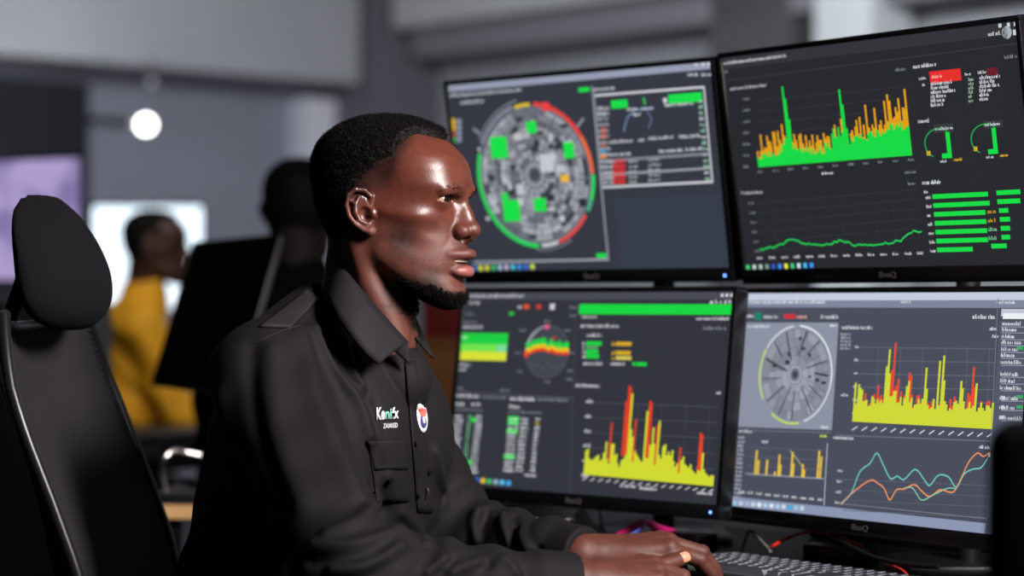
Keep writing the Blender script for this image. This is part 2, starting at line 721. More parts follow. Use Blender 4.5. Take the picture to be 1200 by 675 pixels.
def monitor(pos, yaw, pitch, scale, label, logo_u=0.0):
    w, h = SW * scale, SH * scale
    M = frame(pos, yaw, pitch)
    root = empty('monitor', (pos[0], pos[1], DESK_Z), label, 'monitor', 'monitors stacked two by two on the desk')
    bz, bb, dp = 0.0075 * scale, 0.021 * scale, 0.045
    # frame of four bars round the panel, in one bezel ring
    bm = bmesh.new()
    x0, x1, z0, z1 = -w / 2, w / 2, -h / 2, h / 2
    bm_box(bm, (x0 - bz, -0.004, z0 - bb), (x1 + bz, dp * 0.45, z0), M, 0.0015, 2)
    bm_box(bm, (x0 - bz, -0.004, z1), (x1 + bz, dp * 0.45, z1 + bz), M, 0.0015, 2)
    bm_box(bm, (x0 - bz, -0.004, z0 - 0.001), (x0, dp * 0.45, z1 + 0.001), M, 0.0012, 2)
    bm_box(bm, (x1, -0.004, z0 - 0.001), (x1 + bz, dp * 0.45, z1 + 0.001), M, 0.0012, 2)
    bezel = from_bm('bezel', bm, M_BLACK_GLOSS, root, smooth=True, autosmooth=40)
    bm = bmesh.new()
    bm_box(bm, (x0 - bz * 0.8, dp * 0.40, z0 - bb * 0.8), (x1 + bz * 0.8, dp * 0.62, z1 + bz * 0.8), M, 0.004, 2)
    bm_box(bm, (x0 * 0.72, dp * 0.60, z0 * 0.75), (x1 * 0.72, dp * 1.15, z1 * 0.75), M, 0.010, 3)
    from_bm('back_housing', bm, M_BLACK, root, smooth=True, autosmooth=40)
    box('screen', (x0, 0.0, z0), (x1, 0.006, z1), M_BLACK, root, M)
    text_mesh('logo', 'BenQ', M @ Matrix.Translation((logo_u, -0.0042, z0 - bb * 0.5)), 0.0105 * scale, M_LOGO, bezel, 0.0002, 1.25)
    led = box('power_light', (x1 - 0.010, -0.0048, z0 - bb * 0.62), (x1 - 0.0065, -0.004, z0 - bb * 0.45), M_LED, bezel, M)
    S = Screen(M, w, h)
    S.px = 1.0
    a, b = S.uv(*project(M @ Vector((0, 0, 0.05)))), S.uv(*project(M @ Vector((0, 0, -0.05))))
    S.px = 0.1 / (project(M @ Vector((0, 0, -0.05)))[1] - project(M @ Vector((0, 0, 0.05)))[1])
    return root, M, S


def project(p):
    p = Vector(p) - Vector((0, 0, CAM_Z))
    c, s_ = math.cos(CAM_PITCH), math.sin(CAM_PITCH)
    y = c * p.y + s_ * p.z
    z = -s_ * p.y + c * p.z
    return 600 + FPX * p.x / y, 337.5 - FPX * z / y


def campos(x, y, z):
    return Vector((x, y, CAM_Z + z))


K2 = 1.022
mUL, MUL, sUL = monitor(campos(0.108, 3.516, 0.200), math.radians(-43.0), math.radians(8.7), 1.0,
                        'upper left monitor showing a round site map with green ring and table')
mUR, MUR, sUR = monitor(campos(0.473 * K2, 3.031 * K2, 0.196 * K2), math.radians(-53.1), math.radians(8.5), K2,
                        'upper right monitor showing green spike chart over a flat green line', 0.01)
mLL, MLL, sLL = monitor(campos(0.107, 3.403, -0.132), math.radians(-43.8), math.radians(-7.2), 1.0,
                        'lower left monitor showing green gauge panel above yellow and red bars')
mLR, MLR, sLR = monitor(campos(0.471 * K2, 3.024 * K2, -0.135 * K2), math.radians(-54.7), math.radians(-6.0), K2,
                        'lower right monitor showing grey round map, yellow chart and curved lines')
G = C(24, 220, 72)
WHT = C(205, 208, 214)
GRY = C(120, 124, 134)


def common(S, bg, top=None, n_task=9, task=None, seed=0, extra=None):
    S.rect_uv(-S.w / 2, -S.h / 2, S.w / 2, S.h / 2, bg)
    S.up()


# ---------------- upper left
S = sUL
common(S, C(53, 56, 67))
S.poly([(-S.w / 2, S.h / 2), (S.w / 2, S.h / 2), (S.w / 2, S.h / 2 - 0.010), (-S.w / 2, S.h / 2 - 0.010)], C(150, 156, 178))
S.rect(720, 232, 857, 330, C(54, 60, 73))
S.up()
S.text(527, 112, 612, 3.6, WHT, 1)
S.text(540, 120, 567, 4.5, WHT, 2)
for x in (814, 822, 829):
    S.rect(x, 73, x + 4, 77, WHT)
for x in (806, 814, 822, 829):
    S.text(x, 87, x + 5, 4.5, WHT, x)
S.rect(678, 103, 691, 107, G)
S.text(695, 105, 720, 3.5, WHT, 4)
# frame of the map panel and of the table
S.line([(694, 101), (713, 305)], 2.2, C(150, 154, 165))
S.line([(556, 307.5), (713, 304)], 2.4, C(160, 165, 178))
S.rect(699, 297, 711, 302, G)
S.line([(697, 112), (825, 102)], 2.6, C(205, 208, 214))
S.line([(825, 102), (835, 213)], 2.6, C(190, 193, 200))
S.line([(835, 213), (706, 219.5)], 2.6, C(205, 208, 214))
S.line([(697, 112), (706, 219.5)], 1.6, C(120, 124, 132))
S.rect(716, 118, 736, 126, G)
S.rect(783, 111, 823, 119, G)
S.line([(754.5, 115), (756, 122)], 2, G)
S.rect(777, 115, 782, 120, WHT)
S.line([(731, 154), (735, 138), (744, 129), (764, 126)], 1.2, C(130, 160, 200))
S.line([(758, 128), (764, 140), (760, 150)], 1.2, C(110, 130, 170))
for k, (x0, x1, y) in enumerate([(735, 748, 128), (752, 766, 127), (779, 812, 123), (742, 752, 134), (716, 742, 166), (748, 756, 164), (760, 790, 162), (796, 820, 160), (772, 800, 177), (803, 822, 175), (715, 740, 181), (700, 714, 127), (700, 714, 134)]):
    S.text(x0, y, x1, 4.0, WHT, k)
for y in range(132, 215, 7):
    S.text(700 + (y - 132) * 0.07, y, 713 + (y - 132) * 0.07, 4.2, C(170, 174, 184), y)
for k, (y, c) in enumerate([(150, (190, 80, 50)), (157, (200, 90, 40)), (168, (150, 80, 50)), (175, (40, 150, 200)), (180, (230, 150, 40))]):
    S.rect(704, y, 711, y + 5, C(*c))
S.line([(703, 189), (832, 180)], 3.2, C(130, 134, 145))
S.line([(706, 205), (833, 197)], 2.8, C(150, 153, 162))
for k, y in enumerate(range(189, 217, 6)):
    S.text(705, y + 1, 720, 3.6, C(190, 194, 200), k)
    S.rect(718, y - 2, 733, y + 2, C(205, 50, 50))
    S.text(737, y, 748, 3.6, C(170, 180, 180), k + 9)
    S.text(760, y - 2, 774, 3.6, C(170, 180, 180), k + 19)
for k, y in enumerate(range(118, 212, 7)):
    S.text(818 + (y - 118) * 0.09, y, 824 + (y - 118) * 0.09, 4.2, C(150, 200, 170) if k % 3 else WHT, k + 50)
# left legend
S.up()
for k, (c, y) in enumerate([((220, 180, 40), 139), ((230, 190, 40), 146), ((200, 60, 50), 153), ((60, 200, 90), 160)]):
    S.rect(528, y, 534, y + 7, C(*c))
    S.rect(535.5, y + 1, 541, y + 6, C(150, 154, 178))
# round map
cU, cV = S.uv(627, 205)
ru = abs(S.uv(692, 205)[0] - S.uv(560, 207)[0]) / 2
rv = abs(S.uv(627, 122)[1] - S.uv(627, 288)[1]) / 2
cc = (cU, cV)
S.disc(cc, ru * 0.985, rv * 0.985, C(104, 108, 120), n=72)
S.up()
rg = random.Random(4)
for ring in range(9):
    r0, r1 = 0.20 + ring * 0.083, 0.20 + (ring + 1) * 0.083 - 0.012
    a = rg.uniform(0, 20)
    end = a + 350
    while a < end:
        da = rg.uniform(6, 22) / max(r1, 0.35)
        g = rg.choice((112, 126, 138, 150, 158, 166, 176, 92, 60))
        if rg.random() > 0.12:
            S.disc(cc, ru * r1, rv * r1, C(g, g + 3, g + 12), a, min(a + da - 1.6, end), r0 / r1, 90)
        a += da
S.up()
S.disc(cc, ru * 0.17, rv * 0.17, C(150, 154, 164), inner=0.72)
S.disc(cc, ru * 0.09, rv * 0.09, C(70, 74, 86))
for k in range(16):
    a = math.radians(k * 22.5 + 7)
    S.line_uv([np.array((cU + ru * 0.2 * math.sin(a), cV + rv * 0.2 * math.cos(a))), np.array((cU + ru * 0.95 * math.sin(a), cV + rv * 0.95 * math.cos(a)))], 0.0016, C(58, 60, 70))
for k in range(34):
    a, r = rg.uniform(0, 6.28), rg.uniform(0.3, 0.9)
    u, v = cU + ru * r * math.sin(a), cV + rv * r * math.cos(a)
    g = rg.choice((190, 200, 56, 50, 46, 175))
    w_, h_ = rg.uniform(0.006, 0.018), rg.uniform(0.005, 0.013)
    S.rect_uv(u - w_ / 2, v - h_ / 2, u + w_ / 2, v + h_ / 2, C(g, g + 2, g + 8))
S.up()
for (x, y, w_, h_, c) in [(585, 173, 22, 24, (24, 222, 72)), (623, 149, 13, 13, (24, 222, 72)), (667, 176, 14, 18, (24, 222, 72)), (600, 247, 22, 24, (24, 222, 72)), (592, 231, 9, 9, (40, 215, 80)), (633, 240, 16, 15, (24, 222, 72)), (662, 209, 11, 8, (232, 180, 60)), (641, 191, 18, 20, (196, 198, 206)), (610, 222, 10, 12, (190, 192, 200))]:
    S.rect(x - w_ / 2, y - h_ / 2, x + w_ / 2, y + h_ / 2, C(*c))
GR = C(36, 214, 92)
S.disc(cc, ru * 1.04, rv * 1.04, GR, 183, 290, 0.945, 120)
S.disc(cc, ru * 1.04, rv * 1.04, GR, 92, 112, 0.945, 120)
S.disc(cc, ru * 1.04, rv * 1.04, C(70, 170, 130), 112, 122, 0.945, 120)
S.disc(cc, ru * 1.03, rv * 1.03, C(226, 74, 70), 126, 162, 0.95, 120)
S.disc(cc, ru * 1.03, rv * 1.03, C(196, 200, 206), 163, 180, 0.95, 120)
S.disc(cc, ru * 1.03, rv * 1.03, C(228, 66, 58), 6, 60, 0.945, 120)
S.disc(cc, ru * 1.03, rv * 1.03, C(238, 106, 50), 60, 91, 0.945, 120)
S.disc(cc, ru * 1.02, rv * 1.02, C(226, 196, 40), -14, 2, 0.955, 120)
S.disc(cc, ru * 1.03, rv * 1.03, C(168, 174, 190), -62, -16, 0.975, 120)
S.disc(cc, ru * 1.08, rv * 1.08, C(130, 136, 150), 150, 185, 0.985, 120)
S.disc(cc, ru * 1.09, rv * 1.09, C(150, 156, 170), -60, -10, 0.985, 120)
S.line([(677, 148), (684, 139)], 3, C(140, 146, 160))
S.line([(555, 151), (563, 157)], 3, C(140, 146, 160))
S.up()
S.disc(S.uv(640, 125), 0.009, 0.0075, C(236, 62, 70), n=20)
S.disc(S.uv(562, 175), 0.003, 0.003, WHT, n=10)
S.disc(S.uv(572, 256), 0.004, 0.003, WHT, n=10)


def taskbar(S, x0, y0, x1, y1, n, cols):
    for i in range(n):
        t = (i + 0.5) / n
        x, y = x0 + (x1 - x0) * t, y0 + (y1 - y0) * t
        w = abs(x1 - x0) / n * 0.62
        S.rect(x - w / 2, y - 2.8, x + w / 2, y + 2.8, C(*cols[i % len(cols)]))


TB = [(70, 120, 220), (220, 230, 90), (230, 220, 60), (60, 200, 110), (170, 200, 230), (200, 190, 220), (80, 200, 230), (60, 150, 240)]
taskbar(S, 552, 314.2, 628, 312.2, 10, TB)
sUL.build(mUL)

# ---------------- upper right
S = sUR
common(S, C(40, 41, 46))
S.rect_uv(-S.w / 2, S.h / 2 - 0.016, S.w / 2, S.h / 2, C(52, 52, 58))
S.line([(849, 95), (1200, 50)], 1.2, C(58, 58, 64))
S.up()
S.text(848, 74, 922, 4.0, WHT, 1)
S.text(848, 84, 854, 3.2, GRY, 2)
for x in (1170, 1180, 1188):
    S.rect(x, 26 + (1190 - x) * 0.1, x + 4, 30 + (1190 - x) * 0.1, WHT)
S.text(1158, 40, 1172, 4.5, WHT, 3)
S.disc(S.uv(1180, 38), 0.008, 0.008, C(170, 176, 186), n=16)
S.disc(S.uv(1178, 39), 0.004, 0.008, C(50, 50, 56), n=16)
S.rect(1187, 35, 1191, 41, WHT)
S.text(1177, 67, 1192, 4, GRY, 4)
S.text(856, 104, 899, 4.0, C(180, 182, 188), 5)
S.text(1049, 82, 1062, 3.6, GRY, 6)
S.text(1070, 78, 1097, 4.6, WHT, 7)
# spiky chart
for k in range(7):
    S.text(871, 116 + k * 13.2, 879, 3.6, GRY, 10 + k)
for k in range(6):
    S.line([(886, 118 + k * 13.2), (1066, 101 + k * 13)], 0.8, C(52, 54, 58))
rg = random.Random(12)
n = 92
hg, hy = [], []
for i in range(n):
    t = i / n
    base = 16 + 10 * math.sin(t * 9) * 0.5 + (8 if t > 0.45 else 0) + rg.uniform(-4, 6) + (6 if t > 0.85 else 0)
    if t < 0.25:
        base *= 0.75
    y = base + max(0, rg.gauss(13, 9)) * (1.3 if t < 0.32 or t > 0.66 else 0.8)
    if 0.17 < t < 0.21 or 0.5 < t < 0.58:
        base = max(base, 24 + rg.uniform(0, 18))
    if i in (20, 21):
        base = (95, 80)[i - 20]
    if i == 22:
        base = 55
    if i in (54, 55, 56):
        base = (84, 66, 38)[i - 54]
    hg.append(base)
    hy.append(max(y, 0))
S.bars(889, 196, 1069, 182, hy, C(226, 160, 24))
S.up()
S.bars(889, 196, 1069, 182, hg, C(24, 216, 70))
for i in range(11):
    t = i / 10
    S.text(888 + 176 * t, 201 - 14 * t, 895 + 176 * t, 3.4, GRY, 30 + i)
S.text(963, 203, 977, 3.6, WHT, 41)
S.text(1060, 202, 1074, 3.2, GRY, 42)
# lower flat line
S.text(869, 226, 894, 4.2, C(180, 182, 188), 43)
S.text(1064, 215, 1074, 3.6, GRY, 44)
for k in range(6):
    S.text(877 + k * 1.5, 238 + k * 11.2, 884 + k * 1.5, 3.4, GRY, 50 + k)
    S.line([(889 + k, 238 + k * 11.2), (1076, 222 + k * 11.4)], 0.8, C(52, 54, 58))
for k in range(9):
    S.line([(905 + k * 20, 238 - k * 1.7), (910 + k * 20, 292 - k * 1.5)], 0.8, C(50, 52, 56))
xs = np.linspace(891, 1080, 64)
ys = []
for i, x in enumerate(xs):
    t = i / 63
    ys.append(294 - 12 * t - 5 * math.sin(t * 7) * 0.6 - rg.uniform(0, 3.4) - 8 * math.exp(-((t - 0.19) / 0.05) ** 2) * 0.8 - 8 * math.exp(-((t - 0.5) / 0.06) ** 2) * 0.6 - 9 * math.exp(-((t - 0.96) / 0.06) ** 2))
S.line(list(zip(xs, ys)), 1.7, C(30, 214, 90))
for i in range(14):
    t = i / 13
    S.text(887 + 188 * t, 302 - 5.5 * t, 895 + 188 * t, 3.4, WHT, 70 + i)
# right hand column
S.rect(1089, 84, 1127, 94, C(228, 48, 44))
S.text(1092, 90, 1105, 4, C(255, 210, 200), 80)
S.rect(1156, 80, 1170, 87, C(110, 30, 44))
S.text(1077, 92, 1086, 3.4, WHT, 81)
S.text(1131, 87, 1139, 3.4, WHT, 82)
S.text(1146, 85, 1156, 3.4, WHT, 83)
for k in range(6):
    S.text(1091, 98 + k * 5.0, (1117, 1112, 1120, 1108, 1108, 1106)[k], 4.2, WHT, 90 + k)
    S.text(1135, 93 + k * 5.0, 1141, 4.0, C(150, 180, 160), 100 + k)
    S.text(1148, 91 + k * 5.0, (1172, 1166, 1172, 1162, 1160, 1158)[k], 4.2, WHT, 110 + k)
S.text(1081, 99, 1084, 4, WHT, 120)
S.text(1076, 142, 1090, 4.6, WHT, 121)
S.rect(1094, 146, 1118, 154, C(56, 57, 62))
S.rect(1152, 142, 1176, 149, C(56, 57, 62))
S.up()
S.text(1096, 151, 1116, 3.6, WHT, 122)
S.text(1154, 146, 1172, 3.6, WHT, 123)
for (cx, cy, kx) in ((1101, 168, 1112), (1156, 163, 1166)):
    c_ = S.uv(cx, cy)
    S.disc(c_, 0.026, 0.020, C(30, 170, 80), -150, 40, 0.93, 40)
    S.rect(kx - 4, cy - 13, kx + 4, cy + 17, G)
    S.rect(kx - 8, cy + 12, kx + 4, cy + 17, G)
    S.rect(cx - 15, cy + 9, cx - 10, cy + 14, C(214, 170, 40))
    S.text(kx - 10, cy + 21, kx - 2, 3.2, WHT, 130 + cx)
    S.text(kx + 6, cy + 19, kx + 16, 3.4, C(214, 170, 40), 140 + cx)
S.text(1081, 214, 1103, 4.6, WHT, 150)
S.text(1083, 225, 1088, 3.4, WHT, 151)
for k in range(7):
    y = 230.5 + k * 10.4
    x = 1093 + k * 0.9
    S.text(1085 + k * 0.9, y + 1, 1091 + k * 0.9, 3.8, WHT, 160 + k)
    xe = (1158, 1160, 1155, 1156, 1157, 1158, 1140)[k]
    a, b = S.uv(x, y), S.uv(xe, y - 3)
    S.poly([(a[0], a[1] - 2.6 * S.px), (b[0], a[1] - 2.6 * S.px), (b[0], a[1] + 2.6 * S.px), (a[0], a[1] + 2.6 * S.px)], G)
    if 2 <= k <= 5:
        S.text(1156 + k * .6, y - 3.5, 1168, 4.4, C(210, 160, 40) if k < 4 else C(120, 180, 140), 170 + k)
    xs0, xe0 = (1168, 1169, 1171, 1172, 1173, 1174, 1162)[k], (1196, 1196, 1182, 1184, 1184, 1184, 1180)[k]
    a, b = S.uv(xs0, y - 4.5), S.uv(xe0, y - 4.5)
    S.poly([(a[0], a[1] - 2.6 * S.px), (b[0], a[1] - 2.6 * S.px), (b[0], a[1] + 2.6 * S.px), (a[0], a[1] + 2.6 * S.px)], G)
taskbar(S, 873, 313.5, 955, 310.5, 11, [(60, 210, 120), (190, 220, 200), (170, 200, 190), (120, 150, 150), (40, 90, 190), (60, 140, 240), (230, 230, 80), (60, 200, 110), (190, 220, 235), (70, 180, 240), (60, 150, 240)])
sUR.build(mUR)

# ---------------- lower left
S = sLL
common(S, C(50, 52, 61))
S.rect_uv(-S.w / 2, S.h / 2 - 0.011, S.w / 2, S.h / 2, C(72, 74, 84))
S.up()
S.text(550, 346.5, 614, 4.2, WHT, 1)
S.text(550, 354.5, 563, 4.2, WHT, 2)
for x in (845, 850.5, 856):
    S.rect(x, 344, x + 3, 348, WHT)
for x in (832, 838, 844, 849, 854):
    S.text(x, 353.5, x + 3.6, 4.6, WHT, x)
S.text(545, 367.5, 556, 3.4, GRY, 3)
S.text(607, 359.5, 611, 4.6, WHT, 4)
S.rect(614, 357, 620, 362, C(226, 84, 40))
S.rect(629, 357, 634, 362, C(206, 60, 50))
S.rect(645, 356, 650, 363, C(205, 206, 212))
S.rect(597, 366, 602, 369, G)
S.text(668, 360, 677, 3.6, GRY, 5)
S.text(668, 369.5, 676, 3.6, GRY, 6)
S.rect(679.5, 356.5, 858, 369, C(22, 214, 66))
S.text(682, 371, 700, 3.6, WHT, 7)
S.text(816, 373, 855, 3.8, WHT, 8)
S.text(681, 381.5, 726, 4.4, WHT, 9)
S.text(824, 384, 852, 4.6, GRY, 10)
S.text(543, 377.5, 560, 3.6, GRY, 11)
S.text(543, 383, 566, 3.6, WHT, 12)
# stacked colour panel
a, b = S.uv(538.5, 390), S.uv(593, 423)
hh = a[1] - b[1]
S.rect_uv(a[0], a[1] - hh * 0.40, b[0], a[1], C(28, 206, 64))
S.rect_uv(a[0], a[1] - hh * 0.68, b[0], a[1] - hh * 0.40, C(112, 226, 80))
S.rect_uv(a[0], b[1], b[0], a[1] - hh * 0.68, C(216, 222, 52))
S.up()
S.rect_uv(b[0] - 0.022, a[1] - hh * 0.68, b[0], a[1] - hh * 0.42, C(120, 216, 150))
S.text(541, 395, 549, 3.4, C(200, 240, 210), 13)
S.text(538, 427, 551, 4.0, WHT, 14)
S.text(538, 432.5, 548, 3.6, WHT, 15)
# gauge
c_ = S.uv(641, 412)
ru_ = abs(S.uv(666, 412)[0] - S.uv(616, 412)[0]) / 2
rv_ = abs(S.uv(641, 382)[1] - S.uv(641, 443)[1]) / 2
S.disc(c_, ru_, rv_, C(66, 68, 78), n=48)
S.disc(c_, ru_ * 1.02, rv_ * 1.02, C(180, 182, 192), -95, 2, 0.9, 60)
S.disc(c_, ru_ * 1.02, rv_ * 1.02, C(96, 98, 108), 8, 255, 0.97, 60)
S.up()
for k in range(30):
    t = k / 29
    x = 617 + 48 * t
    y = 413.5 - 3 * math.sin(t * 5) - 2 * rg.random() - 2.5 * t
    wv = abs(0.5 - t)
    lo = 2.5 + rg.random() * 2
    for (d0, d1, cl) in ((0, lo, (226, 66, 40)), (lo, lo + 4.5, (236, 190, 40)), (lo + 4.5, lo + 9 + rg.random() * 3, (30, 206, 70))):
        S.rect(x, y - d1 + 3, x + 1.75, y - d0 + 3, C(*cl))
S.disc(S.uv(641, 383), 0.004, 0.004, C(236, 80, 130), n=12)
S.disc(S.uv(617, 415), 0.005, 0.005, C(236, 76, 50), n=12)
S.disc(S.uv(650, 396), 0.004, 0.003, C(170, 50, 50), n=12)
for (x, y) in ((612, 387), (641, 376), (665, 387), (670, 413), (668, 434), (641, 447), (609, 435), (607, 413), (667, 444)):
    S.text(x - 3, y, x + 4, 3.4, GRY, x)
for k in range(7):
    S.line([(622 + k * 6, 424 + (k % 3) * 5), (626 + k * 6, 430 - (k % 2) * 3)], 0.9, C(96, 100, 112))
# small bars
S.text(688, 392.5, 706, 4.2, WHT, 16)
for k, (y, w_, c) in enumerate([(402.5, 18, (26, 206, 66)), (412, 14, (26, 206, 66)), (417.5, 15, (26, 206, 66)), (407, 14, (120, 190, 130))]):
    S.rect(687, y - 2.6 if k != 3 else y - 1, 687 + w_, y + 2.6 if k != 3 else y + 1, C(*c))
    S.text(683, y, 686, 4, WHT, 17 + k)
S.text(684, 425.5, 706, 4, WHT, 22)
for k, (y, w_, c) in enumerate([(403, 18, (214, 168, 34)), (413.5, 17, (214, 168, 34)), (419.5, 18, (206, 196, 90))]):
    S.rect(722, y - 2.4, 722 + w_, y + 2.4, C(*c))
    S.text(717, y, 721, 4, C(214, 168, 34), 23 + k)
S.text(716, 426, 733, 4, WHT, 27)
S.rect(746, 424.5, 758, 429, C(26, 206, 66))
S.disc(S.uv(743, 426.5), 0.003, 0.003, C(26, 206, 66), n=10)
# separators and tables
S.line([(530, 459), (672, 467)], 1.2, C(84, 86, 96))
S.line([(676, 342), (668, 580)], 1.4, C(66, 68, 78))
S.text(535, 454.5, 544, 3.4, GRY, 28)
S.text(586, 457, 597, 3.8, GRY, 29)
S.text(534, 463, 562, 4.6, WHT, 30)
S.text(565, 464.5, 594, 4.4, GRY, 31)
S.text(598, 466.5, 626, 4.8, WHT, 32)
S.text(630, 467.5, 668, 4.4, GRY, 33)
S.text(534, 473, 546, 4.2, WHT, 34)
S.text(553, 473, 563, 4.2, WHT, 35)
S.text(533, 479, 566, 3.4, GRY, 36)
S.text(597, 476, 609, 4.6, WHT, 37)
S.text(596, 482, 635, 3.4, GRY, 38)
for k in range(13):
    y = 487.5 + k * 5.0
    sx = -k * 0.55
    hot = k in (9,)
    S.text(532 + sx, y, 543 + sx, 4.2, WHT, 200 + k)
    if hot:
        S.rect(530 + sx, y - 3, 541 + sx, y + 3, G)
    if k in (1, 11):
        S.rect(553 + sx, y - 3, 559 + sx, y + 2, G)
    S.text(549 + sx, y, 553 + sx, 3.8, C(120, 200, 140), 220 + k)
    S.text(558 + sx, y, 566 + sx, 3.8, WHT, 240 + k)
    y += 3
    S.text(597 + sx, y, 608 + sx, 4.2, WHT, 260 + k)
    if k in (0, 1, 3, 9):
        S.rect(596 + sx, y - 3, 608 + sx, y + 3, G)
    S.text(611 + sx, y, 620 + sx, 4.2, WHT, 280 + k)
    S.text(628 + sx, y, 634 + sx, 4.2, C(200, 180, 60) if k == 1 else WHT, 300 + k)
S.text(548, 552, 560, 4.2, WHT, 320)
S.text(615, 556, 629, 4.2, WHT, 321)
# bar chart
S.text(675, 451, 703, 4.6, WHT, 322)
S.text(840, 460, 846, 3.8, WHT, 323)
for k in range(6):
    S.text(687 - k * 1.0, 470 + k * 17.3, 695 - k * 1.0, 4.2, WHT, 330 + k)
for k in range(5):
    S.line([(696 - k * 0.8, 472 + k * 17.5), (842 - k * 1.3, 477 + k * 18.3)], 0.9, C(76, 78, 88))
for k in range(4):
    S.line([(748 + k * 28, 473 + k), (744 + k * 28, 560 + k * 4)], 0.8, C(70, 72, 82))
yel = C(208, 216, 48)
red = C(222, 62, 40)
hs = [28, 30, 19, 18, 17, 20, 22, 24, 17, 19, 27, 40, 20, 15, 38, 38, 25, 27, 16, 12, 20, 22, 72, 97, 56, 48, 35, 32, 28, 25, 22, 20, 78, 82, 44, 40, 60, 42, 24, 68, 30, 26, 40, 42, 30, 34, 30, 36, 24, 18, 22, 30, 26, 30, 22, 20, 18, 22, 16, 14, 12, 20, 46, 36, 18, 14, 12, 10, 12, 12]
hr = [0] * 70
for i, h in ((13, 62), (20, 88), (21, 106), (22, 104), (26, 68), (33, 90), (34, 88), (38, 64), (51, 40), (61, 58), (62, 56)):
    hr[i] = h
S.up()
S.bars(684, 556, 836, 570, hs, yel)
S.up()
nb = 70
a, b = np.array(S.uv(684, 556)), np.array(S.uv(836, 570))
for i, h in enumerate(hr):
    if h:
        p, q = a + (b - a) * (i + 0.1) / nb, a + (b - a) * (i + 1.05) / nb
        y0 = min(h * 0.28, 26)
        S.poly([(p[0], p[1] + y0 * S.px), (q[0], q[1] + y0 * S.px), (q[0], q[1] + h * S.px), (p[0], p[1] + h * S.px)], red)
for k in range(17):
    t = k / 16
    x, y = 686 + 148 * t, 559.5 + 14 * t
    S.line([(x - 3, y + 3), (x + 2, y)], 1.2, WHT)
S.text(727, 568.5, 746, 4.2, WHT, 340)
S.text(750, 571.5, 771, 4.2, WHT, 341)
S.text(817, 577, 835, 4.0, WHT, 342)
taskbar(S, 525, 559.5, 600, 566.5, 10, [(60, 200, 190), (70, 80, 110), (60, 66, 90), (70, 70, 90), (50, 100, 210), (230, 200, 60), (60, 200, 110), (150, 180, 200), (90, 200, 240), (70, 170, 240)])
sLL.build(mLL)

# ---------------- lower right
S = sLR
common(S, C(74, 77, 91))
S.rect_uv(-S.w / 2, S.h / 2 - 0.010, S.w / 2, S.h / 2, C(196, 204, 224))
S.rect_uv(-S.w / 2, S.h / 2 - 0.020, S.w / 2, S.h / 2 - 0.010, C(126, 134, 156))
S.rect_uv(-S.w / 2, -S.h / 2, S.w / 2, -S.h / 2 + 0.013, C(140, 150, 178))
S.up()
S.text(876, 354, 968, 4.0, C(225, 228, 238), 1)
S.text(1056, 353.5, 1068, 4.0, WHT, 2)
S.text(1168, 354, 1190, 4.0, WHT, 3)
# upper tool row
S.rect(885, 366, 892, 375, C(30, 130, 110))
S.text(875, 370, 884, 4, WHT, 4)
S.text(895, 371, 912, 4.4, WHT, 5)
S.rect(919, 368, 932, 373.5, C(206, 50, 60))
S.text(934, 371, 946, 4.4, C(230, 160, 160), 6)
S.text(962, 371, 982, 5, WHT, 7)
S.text(1140, 371, 1166, 5, WHT, 8)
# map panel
S.poly([S.uv(875, 378), S.uv(983, 378), S.uv(975, 504), S.uv(862, 500)], C(140, 146, 164))
S.up()
S.text(876, 382, 902, 3.8, C(210, 214, 224), 9)
S.text(973, 381, 981, 3.8, C(225, 228, 236), 10)
S.text(962, 500, 972, 3.6, C(210, 214, 224), 12)
cc = S.uv(932, 439)
ru = abs(S.uv(971, 439)[0] - S.uv(893, 439)[0]) / 2
rv = abs(S.uv(932, 385)[1] - S.uv(932, 493)[1]) / 2
S.disc(cc, ru, rv, C(118, 123, 138), n=64)
S.up()
rg = random.Random(9)
for ring in range(4):
    r0, r1 = 0.22 + ring * 0.195, 0.22 + (ring + 1) * 0.195 - 0.015
    a0 = rg.uniform(0, 40)
    a = a0
    while a < a0 + 352:
        da = rg.uniform(14, 40) / max(r1, 0.4) * 0.8
        g = rg.choice((134, 140, 148, 150, 154, 158, 128))
        S.disc(cc, ru * r1, rv * r1, C(g, g + 4, g + 16), a, min(a + da - 2.6, a0 + 352), r0 / r1, 70)
        a += da
S.up()
for k in range(13):
    a = math.radians(k * 27.7 + rg.uniform(0, 12))
    r1 = rg.uniform(0.25, 0.6)
    S.line_uv([np.array((cc[0] + ru * r1 * math.sin(a), cc[1] + rv * r1 * math.cos(a))), np.array((cc[0] + ru * 0.98 * math.sin(a + 0.08), cc[1] + rv * 0.98 * math.cos(a + 0.08)))], rg.uniform(0.0014, 0.0032), C(52, 54, 64))
for k in range(9):
    a, r = rg.uniform(0, 6.28), rg.uniform(0.35, 0.9)
    u, v = cc[0] + ru * r * math.sin(a), cc[1] + rv * r * math.cos(a)
    w_, h_ = rg.uniform(0.004, 0.010), rg.uniform(0.003, 0.007)
    S.rect_uv(u - w_ / 2, v - h_ / 2, u + w_ / 2, v + h_ / 2, C(56, 58, 68))
S.disc(cc, ru * 0.2, rv * 0.2, C(164, 168, 180), inner=0.75)
S.disc(cc, ru * 0.09, rv * 0.09, C(70, 72, 84))
for (a0, a1, col) in ((-58, -8, (216, 220, 226)), (2, 40, (232, 236, 240)), (40, 100, (226, 232, 236)), (100, 160, (210, 216, 222)), (168, 215, (200, 226, 60)), (238, 300, (206, 232, 70))):
    S.disc(cc, ru * 1.10, rv * 1.08, C(*col), a0, a1, 0.965, 90)
